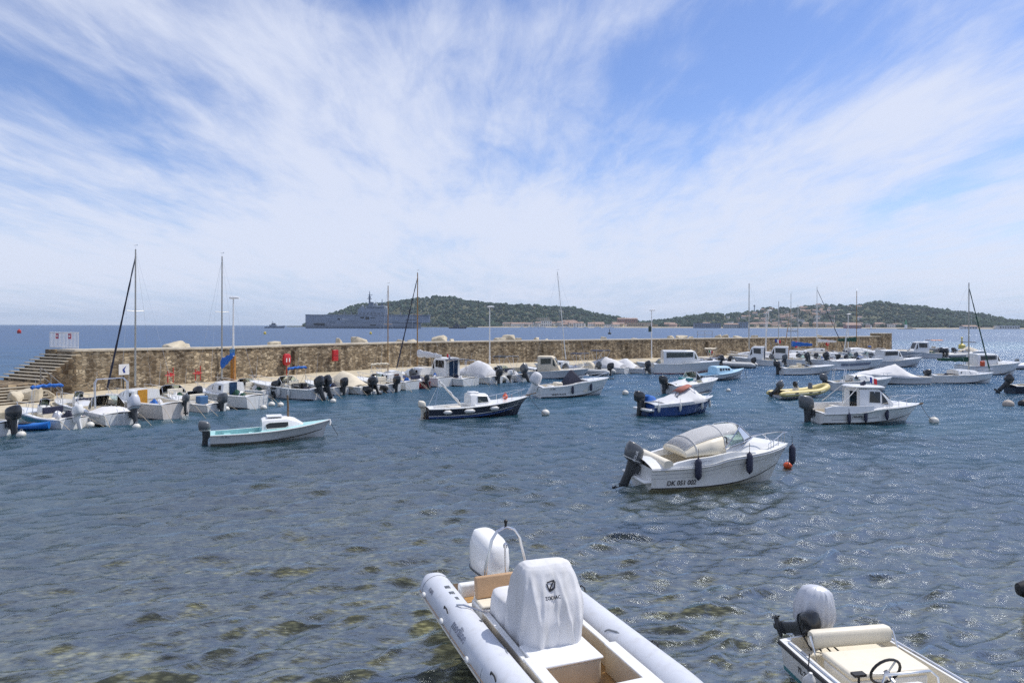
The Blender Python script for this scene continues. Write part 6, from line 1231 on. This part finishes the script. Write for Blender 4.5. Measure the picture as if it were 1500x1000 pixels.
# ------------------------------------------------------------------ warship and small craft out in the bay
SH=pm('warship grey',(.30,.345,.41),.6,var=.08,scale=.05); SH2=pm('warship grey dark',(.21,.245,.30),.6,var=.08,scale=.05); SHD=pm('ship opening',(.02,.025,.03),.7)
def warship():
    YD=1100.; o=thing('warship','long grey helicopter carrier with an island superstructure and lattice masts anchored in the bay','ship',((451-750)*1.1,YD,0))
    L=197.; b=MB(); st=[]
    for t,hw,xw in ((0,13,0),(.02,14,0),(.3,16,0),(.7,16,0),(.82,15,-.005),(.9,12,-.02),(.96,8,-.04),(1.,3,-.075)):
        x=t*L; xb=x+xw*L; hb_=hw*(.98 if t<.8 else .98-(t-.8)*3.4)
        st.append([(x,-hw,21),(x,-hw,9.5),(xb,-max(hb_,.4),8.5),(xb,-max(hb_*.95,.3),-3),(xb,max(hb_*.95,.3),-3),(xb,max(hb_,.4),8.5),(x,hw,9.5),(x,hw,21)])
    b.loft(st); b.build('hull',SH,o,ang=20)
    b=MB(); b.prism([(x,y,21.02) for x,y in ((-.5,-14.5),(L*.8,-16.4),(L*.9,-15),(L*1.0,-8),(L*1.0,8),(L*.9,15),(L*.8,16.4),(-.5,14.5))],(0,0,.8)); b.build('flight_deck',SH2,o)
    b=MB(); b.loft([[(x,y*1.012,z) for x,y,z in ((x0,-w,-1),(x0,-w,8.3))] for x0,w in ((0.3,13.2),(60,16.05),(140,16.05),(160,14.6),(172,10.5))],closed=False); m=b.build('lower_band',SH2,o); s_=m.modifiers.new('t','SOLIDIFY'); s_.thickness=.1
    def bx(name,m,x0,x1,y0,y1,z0,z1,par=None): b=MB(); b.box(x0,x1,y0,y1,z0,z1); return b.build(name,m,par or o,bevel=.15)
    i=bx('island',SH,83,130,-13,-3,21.85,31); bx('bridge',SH,96,126,-12.4,-3.6,31.02,36,None); bx('bridge_windows',SHD,98,125,-12.55,-12.42,32.8,34.0); bx('funnel',SH2,100,108,-11,-5,36.02,41); bx('aft_house',SH,86,94,-12,-4,31.02,34)
    for x,h in ((101,60),(121,47)):
        b=MB(); b.tube([(x,-8,36),(x,-8,h*.8),(x,-8,h)],[1.9,1.2,.35],8); b.box(x-3.5,x+3.5,-11,-5,h-13,h-12.2); b.box(x-2.2,x+4.5,-10,-6,h-7,h-6.4); b.sell([((x,-8,h-11.8),(1.6,0,0),(0,1.6,0)),((x,-8,h-9.5),(2,0,0),(0,2,0)),((x,-8,h-8),(.6,0,0),(0,.6,0))],10,2); b.build('mast',SH2,o)
    for x0,x1,z0,z1 in ((14,31,5.3,8.0),(88,94,16,18.5),(96,102,14.2,18.5),(104,112,16.5,17.3),(104,113,4.5,6.2),(52,56,13.5,16),(160,178,13.6,14.3)): bx('side_opening',SHD,x0,x1,-16.6,-15.2,z0,z1)
    bx('funnel_cap',SHD,101,107,-10.5,-5.5,41.02,42); bx('island_deck',SH,88,128,-13.6,-2.4,25.6,26.0); bx('bridge_wing',SH,110,118,-15,-1,33.9,34.3)
    for x0 in (86,92,98,104,110,116,122): bx('island_window',SHD,x0,x0+2.2,-13.12,-13.02,23,24.2)
    for x0 in range(8,190,14): bx('deck_edge_net',SH2,x0,x0+9,-16.9,-16.45,20.2,20.9)
    for x0,x1 in ((36,50),(64,84),(118,150)): bx('hull_knuckle',SH2,x0,x1,-16.5,-16.05,11.2,11.8)
    for x,zz in ((90,37),(112,40),(128,35)): b=MB(); b.sell([((x,-8,zz-4),(1.6,0,0),(0,1.6,0)),((x,-8,zz-2),(2.2,0,0),(0,2.2,0)),((x,-8,zz),(1.4,0,0),(0,1.4,0)),((x,-8,zz+.7),(.3,0,0),(0,.3,0))],12,2); b.build('radar_dome',pm('radome',(.4,.43,.47),.5),o)
    for x,zz in ((95,44),(110,46),(125,43)): b=MB(); b.tube([(x,-8,33),(x,-8,zz)],[.3,.12],5); b.build('whip_antenna',SH2,o)
    for x in (60,71,150): bx('deck_crane',SH2,x,x+1.2,-9,-8,21.85,26)
    textM('hull_lettering','L 9013',4.5,FWt,o,(62,-16.25,14),(1,0,0),(0,0,1),0,.02)
warship()
def patrol(x,y,px_,label,dark,mh):
    p=far(x,y,1100.); p.z=0; L=px_*1.1; o=thing('patrol_boat',label,'ship',(p.x-L/2,p.y,0))
    b=MB(); b.loft([[(t*L+f*t*2,-w,h),(t*L,-w*.8,-1),(t*L,w*.8,-1),(t*L+f*t*2,w,h)] for t,w,h,f in ((0,3,2.2,0),(.5,3.4,2.4,0),(.8,2.4,3.1,1),(1,.3,4.,1))]); b.build('hull',dark,o)
    b=MB(); b.box(L*.25,L*.62,-2.2,2.2,2.3,5.5); b.box(L*.36,L*.55,-1.8,1.8,5.52,8); b.build('deckhouse',dark,o,bevel=.2); b=MB(); b.box(L*.38,L*.552,-1.82,1.82,6.4,7.3); b.build('windows',SHD,o); b=MB(); b.tube([(L*.42,0,8),(L*.4,0,mh)],[.5,.15],6); b.box(L*.36,L*.46,-1,1,mh*.8,mh*.82); b.build('mast',dark,o)
patrol(402,480,28,'small grey patrol vessel left of the helicopter carrier',SH2,12)
patrol(670,482,25,'small dark vessel with a low hull right of the helicopter carrier',pm('vessel dark',(.07,.08,.10),.6),10)
def skiff(x,y,Y,L,label,mast_=0):
    p=far(x,y,Y); o=thing('distant_boat',label,'motorboat' if not mast_ else 'sailboat',(p.x-L/2,Y,0)); b=MB(); b.loft([[(t*L,-w*L,h*L),(t*L*.95,-w*L*.7,-.3),(t*L*.95,w*L*.7,-.3),(t*L,w*L,h*L)] for t,w,h in ((0,.13,.12),(.5,.15,.12),(.8,.1,.15),(1,.01,.18))]); b.build('hull',W,o)
    b=MB(); b.loft([[(L*.25,-.11*L,.1*L),(L*.25,-.1*L,.27*L),(L*.25,.1*L,.27*L),(L*.25,.11*L,.1*L)],[(L*.5,-.11*L,.1*L),(L*.47,-.1*L,.26*L),(L*.47,.1*L,.26*L),(L*.5,.11*L,.1*L)],[(L*.65,-.09*L,.12*L),(L*.62,-.08*L,.15*L),(L*.62,.08*L,.15*L),(L*.65,.09*L,.12*L)]]); b.build('cabin',W,o)
    if mast_: b=MB(); b.tube([(L*.55,0,.1*L),(L*.55,0,mast_)],[.16,.1],6); b.build('mast',AM,o)
skiff(1161,484,640,11,'white motor cruiser under way in the bay beyond the wall, left of the far masts')
MG='white yachts moored in the distant marina'
rn=random.Random(21)
for i in range(16):
    x=rn.choice([(762,800),(815,850),(858,905)][i%3:i%3+1]); x=x[0]+(x[1]-x[0])*rn.random(); skiff(x,479.6,1650+60*rn.random(),9+6*rn.random(),'tiny white yacht moored along the distant marina waterfront',0 if i%3 else 14+6*rn.random()); 
for o in list(COL.objects):
    if o.name.startswith('distant_boat') and 'tiny' in o.get('label',''): o['group']=MG
# sea marks
def mark(x,y,label,mat,h,r,kind='can'):
    p=at(x,y); o=thing('sea_mark',label,'buoy',p); b=MB(); b.lathe([(r,-.3),(r,.35*h),(r*.8,.42*h),(r*.25,.5*h),(r*.2,h*.95),(.02,h)] if kind!='can' else [(r*.8,-.3),(r,.1),(r,h*.8),(r*.5,h),(.02,h)],12); b.build('float',mat,o); b=MB(); b.lathe([(.1*r+.02,h),(.3*r,h+.15*r),(.3*r,h+.5*r),(.02,h+.7*r)],8); b.build('topmark',mat,o)
mark(28,488,'red channel buoy far out to the left',pm('buoy red',(.5,.03,.02),.5),1.9,1.0); mark(388,489.5,'small yellow buoy left of the helicopter carrier bow line, in front of the patrol vessel',pm('buoy yellow',(.75,.6,.12),.5),1.2,.7); mark(543,489.5,'small yellow buoy in front of the helicopter carrier',MATS['buoy yellow'],1.2,.7); mark(893,489.5,'dark channel mark in front of the distant marina',EB,2.5,1.0,'s'); mark(1409,510.5,'yellow conical buoy behind the mast of the small white sailing boat',MATS['buoy yellow'],2.2,.7,'s')
# ------------------------------------------------------------------ far shore
PROF=[(425,478),(440,475.5),(455,470.5),(480,461),(500,454),(520,449),(560,442),(600,437),(625,435),(640,433.5),(655,434.5),(690,440),(720,446),(745,446),(775,445.5),(800,448),(830,450),(850,453),(880,459),(905,464.5),(930,469.5),(950,471),(965,469),(985,467),(1010,462.5),(1040,459.5),(1080,457.5),(1110,455),(1130,452.5),(1160,451),(1190,447.5),(1215,446.5),(1240,447.5),(1265,445.5),(1285,442.5),(1300,442.5),(1330,447),(1365,450),(1400,455.5),(1440,462),(1480,468),(1515,472),(1560,477),(1700,478.4)]
HX=np.array([p[0] for p in PROF],float); HYp=np.array([p[1] for p in PROF],float)
RS0,RR=1760.,2300.
def shore(px_): return RS0+60*noise.noise(Vector((px_*.012,3,0)))+ (120 if px_<700 else 0)*(1-min(max((px_-600)/100,0),1)) - 260*min(max((px_-1180)/250,0),1)
def ridgez(px_): u,v=uv_(px_,float(np.interp(px_,HX,HYp))); return max(CAMH-v*RR/1000-7.,-2.)
def terrain(px_,r):
    r0=shore(px_); k=(r-r0)/(RR-r0); zr=ridgez(px_)
    if k<=1: f=max(k,0); f=(.12*f+.88*f*f*(3-2*f)) if k>0 else k*.8
    else: f=1-.5*min((r-RR)/700,1)**1.3
    n_=noise.noise(Vector((px_*.02,r*.004,1)))*9+noise.noise(Vector((px_*.06,r*.012,7)))*4
    return zr*f+(n_*min(max(k,0)*3,1)*min(1,zr/40) if k>0 else 0)+(1.6 if k>0 else 0)
HM=pm('hill ground',(.10,.105,.06),.95,var=.35,scale=.01,spec=.1); SAND=pm('shore sand',(.48,.42,.32),.95,var=.2,scale=.02,spec=.1)
def hills():
    pxs=np.arange(420,1702,3.); rs=[RS0-330+i*12 for i in range(34)]+[RS0+90+i*22 for i in range(60)]
    vs=[];
    for p in pxs:
        for r in rs: vs.append(((p-750)/1000*r,r,terrain(p,r) if r>=shore(p) else -3.))
    n=len(rs); b=MB(); b.v=vs; b.f=[(i*n+j,i*n+j+1,(i+1)*n+j+1,(i+1)*n+j) for i in range(len(pxs)-1) for j in range(n-1)]; b.m=[0]*len(b.f); tag(b.build('hills',HM,ang=180),None,kind='structure')
    b=MB(); rings=[]
    for p in np.arange(700,1702,4.):
        r=shore(p); rings.append([((p-750)/1000*q,q,z) for q,z in ((r-9,-1),(r-6,1.6),(r+14,2.6),(r+30,2.0))])
    b.loft(rings,closed=False); tag(b.build('beach',SAND),None,kind='structure')
hills()
def woods():
    ico=bmesh.new(); bmesh.ops.create_icosphere(ico,subdivisions=1,radius=1); base=np.array([v.co[:] for v in ico.verts]); fs=np.array([[v.index for v in f.verts] for f in ico.faces]); ico.free()
    rng=np.random.default_rng(3); V=[];F=[];off=0; shapes=[]
    for k in range(12):
        q=base.copy(); nn=np.array([1+.42*noise.noise(Vector(p)*1.7+Vector((k*5.,0,0)))+.3*noise.noise(Vector(p)*4.1+Vector((k*5.,2,0))) for p in base]); shapes.append(q*nn[:,None])
    N=0
    while N<9500:
        px_=rng.uniform(428,1560); u=rng.random(); r0=shore(px_); r=r0+16+(RR+40-r0-16)*u
        zr=ridgez(px_)
        if zr<3: continue
        if 1040<px_<1262 and rng.random()<.35: continue
        if 735<px_<960 and r<r0+70: continue
        s=2.2+4.6*rng.random()**2.2+(1.2 if noise.noise(Vector((px_*.05,r*.02,0)))>.15 else 0); z=terrain(px_,r)
        if noise.noise(Vector((px_*.09,r*.03,4)))<-.42: continue
        q=shapes[rng.integers(12)]; a=rng.uniform(0,6.28); c_,s_=math.cos(a),math.sin(a)
        w=np.stack([q[:,0]*c_-q[:,1]*s_,q[:,0]*s_+q[:,1]*c_,q[:,2]*rng.uniform(.7,1.15)],-1)*s+np.array([(px_-750)/1000*r,r,z+s*.55]); V.append(w); F.append(fs+off); off+=len(base); N+=1
    V=np.concatenate(V); F=np.concatenate(F); me=bpy.data.meshes.new('woodland'); me.vertices.add(len(V)); me.vertices.foreach_set('co',V.ravel().astype(np.float32)); me.loops.add(F.size); me.loops.foreach_set('vertex_index',F.ravel().astype(np.int32)); me.polygons.add(len(F)); me.polygons.foreach_set('loop_start',(np.arange(len(F))*3).astype(np.int32)); me.polygons.foreach_set('loop_total',np.full(len(F),3,np.int32)); me.update(calc_edges=True)
    m=bpy.data.materials.new('pine foliage'); m.use_nodes=True; nt=m.node_tree; b=nt.nodes['Principled BSDF']; b.inputs['Roughness'].default_value=.9; b.inputs['Specular IOR Level'].default_value=.15
    g=nt.nodes.new('ShaderNodeNewGeometry'); r=nt.nodes.new('ShaderNodeValToRGB'); r.color_ramp.elements[0].color=(.014,.030,.020,1); r.color_ramp.elements[1].color=(.058,.088,.052,1); n_=nt.nodes.new('ShaderNodeTexNoise'); n_.inputs['Scale'].default_value=.012; n_.inputs['Detail'].default_value=5; nt.links.new(g.outputs['Position'],n_.inputs['Vector']); a_=nt.nodes.new('ShaderNodeMath'); a_.operation='MULTIPLY_ADD'; nt.links.new(g.outputs['Random Per Island'],a_.inputs[0]); a_.inputs[1].default_value=.45; s2=nt.nodes.new('ShaderNodeMapRange'); s2.inputs[1].default_value=.35; s2.inputs[2].default_value=.65; s2.inputs[4].default_value=.6; nt.links.new(n_.outputs['Fac'],s2.inputs[0]); nt.links.new(s2.outputs[0],a_.inputs[2]); nt.links.new(a_.outputs[0],r.inputs[0]); nt.links.new(r.outputs[0],b.inputs[0]); me.materials.append(m)
    o=bpy.data.objects.new('woodland',me); COL.objects.link(o); tag(o,'dark green pine woods covering the hills across the bay','woods',kind='stuff')
woods()
# houses across the bay
WALLS=[('cream',(.62,.52,.36)),('white',(.74,.72,.68)),('ochre',(.52,.36,.20)),('pink',(.58,.40,.33)),('grey',(.45,.43,.40))]
ROOF=pm('roof tile',(.40,.27,.21),.9,var=.25,scale=.5); FLAT=pm('flat roof',(.45,.42,.38),.9)
def house_mesh(k,flat):
    b=MB(); b.box(-5,5,-4,4,-4,5.6); b.mi=1
    if flat: b.box(-5.3,5.3,-4.3,4.3,5.62,6.1)
    else: b.prism([(-5.5,-4.6,5.62),(-5.5,4.6,5.62),(-5.5,0,7.9)],(11,0,0)); b.box(2,2.8,.8,1.6,6,8.6)
    b.mi=2
    for i in range(4):
        for z in (.8,3.4): b.box(-4.2+i*2.3,-3.1+i*2.3,-4.06,-3.9,z,z+1.5)
    nm,c=WALLS[k]; o=b.build('house',[pm('render '+nm,c,.9,var=.1,scale=.3),FLAT if flat else ROOF,pm('far window',(.08,.085,.09),.3)]); me=o.data; bpy.data.objects.remove(o); return me
HMESH=[(WALLS[k][0],fl,house_mesh(k,fl)) for k in range(5) for fl in (0,1)]
rn=random.Random(5)
def put_house(px_,r,i=None,sc=1.,rot=None,wide=1.,tall=1.,dz=0.):
    nm,fl,me=HMESH[rn.randrange(10) if i is None else i]; o=bpy.data.objects.new('house',me); COL.objects.link(o)
    o.location=((px_-750)/1000*r,r,terrain(px_,r)+dz); o.rotation_euler=(0,0,rn.uniform(-.6,.6)-math.atan((px_-750)/1000) if rot is None else rot); o.scale=(sc*wide,sc,sc*tall)
    tag(o,('small %s walled house with a flat roof on the shore across the bay' if fl else 'small %s walled house with a red tiled roof on the shore across the bay')%nm,'house','far %s houses with %s roofs'%(nm,'flat' if fl else 'red tiled'))
for i in range(92):                             # village on the right hill
    px_=rn.gauss(1165,50)
    if not 1050<px_<1270: px_=rn.uniform(1060,1262)
    r0=shore(px_); put_house(px_,r0+30+(RR-r0-120)*rn.random()**1.1,sc=rn.uniform(.8,1.35),dz=2.)
for i in range(56): px_=rn.uniform(958,1325); put_house(px_,shore(px_)+18+34*rn.random(),sc=rn.uniform(1.,1.7),wide=rn.uniform(.8,1.7))
for i in range(44): px_=rn.uniform(742,955); put_house(px_,shore(px_)+18+40*rn.random(),i=rn.choice((0,1,2,3,3,2,9)),sc=rn.uniform(1.,1.7),wide=rn.uniform(1,2.2),tall=rn.uniform(.7,1.2))
for i in range(14): px_=rn.uniform(1400,1500); put_house(px_,shore(px_)+16+10*rn.random(),sc=.7,wide=rn.uniform(1,2),tall=.7)
def block(x0,x1,y0,y1,r,name,label,wall,roof,floors,gable=False):
    a=far(x0,y1,r);c_=far(x1,y0,r); o=thing(name,label,'building',(a.x,r,a.z)); w=c_.x-a.x;h=c_.z-a.z
    b=MB(); b.box(0,w,0,16,-14,h); b.build('wall',wall,o)
    b=MB(); b.prism([(-.6,-.8,h+.02),(-.6,17,h+.02),(-.6,8,h+2.6)],(w+1.2,0,0)) if gable else b.box(-.5,w+.5,-.5,16.5,h+.02,h+.5); b.build('roof',roof,o)
    n=max(3,int(w/5))
    for f in range(floors):
        for i in range(n): b=MB(); b.box(w*(i+.25)/n,w*(i+.7)/n,-.08,-.01,h*(f+.25)/floors,h*(f+.75)/floors); b.build('window',MATS['far window'],o)
block(786,806,465.5,473,1900,'apartment_building','cream apartment block standing above the distant marina',pm('render cream',(.62,.52,.36)),FLAT,3)
block(793,808,470,478,1800,'white_building','bright white building on the waterfront below the cream apartment block',pm('render white',(.7,.7,.7)),FLAT,2)
block(829,856,464.5,467.5,1960,'terrace_building','long low cream terrace on the wooded slope right of the tall leaning mast',pm('render cream',(.6,.5,.36)),FLAT,1)
block(905,934,467,474,1850,'brick_building','long orange red building at the low saddle between the two hills',pm('render red',(.42,.20,.12)),ROOF,2,True)
block(906,957,473,477.5,1800,'quay_building','long tan harbour building on the shore between the two hills',pm('render tan',(.52,.38,.24)),ROOF,1)
block(1018,1056,473.5,480,1640,'hangar','wide blue grey shed on the distant shore',pm('shed blue grey',(.16,.19,.26)),pm('shed roof',(.22,.24,.30)),1)
block(1084,1096,472,480,1650,'blue_building','blue grey waterfront building with a white top right of the wide shed',pm('shed blue',(.22,.28,.36)),pm('render white',(.7,.7,.7)),2)
block(1062,1082,475,480.3,1650,'white_house_row','row of pale houses between the blue grey shed and the blue building',pm('render grey',(.45,.43,.4)),ROOF,2,True)
block(1240,1262,476,480.3,1640,'pink_building','low dark pink building on the shore right of the masts',pm('render dark pink',(.40,.17,.15)),ROOF,1,True)
block(1412,1432,478,482,1480,'beach_house','low pale beach building right of the small sailing boat mast',pm('render white',(.7,.7,.7)),ROOF,1,True)
block(1464,1494,477,482,1480,'beach_hall','long white beach building near the right edge of the far shore',pm('render white',(.7,.7,.7)),FLAT,1)
o=thing('lighthouse','little white lighthouse with a green top on the far shore','lighthouse',(far(1327,481,1300).x,1300,0)); b=MB(); b.lathe([(3.4,-1),(3.2,3),(2.4,3.3),(2.1,9)],14); b.build('tower',WN,o); b=MB(); b.lathe([(2.6,9.02),(2.6,9.6),(1.9,9.8),(1.6,14),(.8,17),(.12,18),(.1,21)],14); b.build('lantern',pm('lighthouse green',(.03,.28,.10),.5),o); b=MB(); b.box(2,11,-4,4,-1,4.2); b.build('base_house',pm('render cream',(.62,.52,.36)),o); b=MB(); b.box(-14,16,-6,6,-3,1.2); b.build('mole',SAND,o)
o=thing('beacon_tower','small white beacon on a dark base on the far shore left of the lighthouse','beacon',(far(1276,481,1400).x,1400,0)); b=MB(); b.lathe([(2.2,-1),(1.8,2.5),(1,3),(.8,7),(.1,8)],12); b.build('tower',WN,o); b=MB(); b.box(-8,8,-4,4,-3,.9); b.build('base',SAND,o)
q=(1105-750)/1000; o=thing('water_tower','tiny lookout tower on the skyline of the right hill','tower',(q*RR,RR,terrain(1105,RR)+6)); b=MB(); b.lathe([(1.5,-4),(1.4,14),(3,15),(3,19),(.3,21)],12); b.build('shaft',SH2,o)
# ------------------------------------------------------------------ sea air
b=MB(); b.box(-9600,9600,-60,9600,-8,150); hz=b.build('haze',[]); hz.data.materials.clear()
m=bpy.data.materials.new('sea haze'); m.use_nodes=True; nt=m.node_tree; nt.nodes.remove(nt.nodes['Principled BSDF']); pv=nt.nodes.new('ShaderNodeVolumePrincipled'); pv.inputs['Color'].default_value=(.72,.85,1,1); pv.inputs['Density'].default_value=.00008; pv.inputs['Anisotropy'].default_value=.2
nt.links.new(pv.outputs[0],nt.nodes['Material Output'].inputs['Volume']); m.cycles.volume_sampling='DISTANCE'; hz.data.materials.append(m); tag(hz,'thin pale sea haze over the bay','haze',kind='stuff')
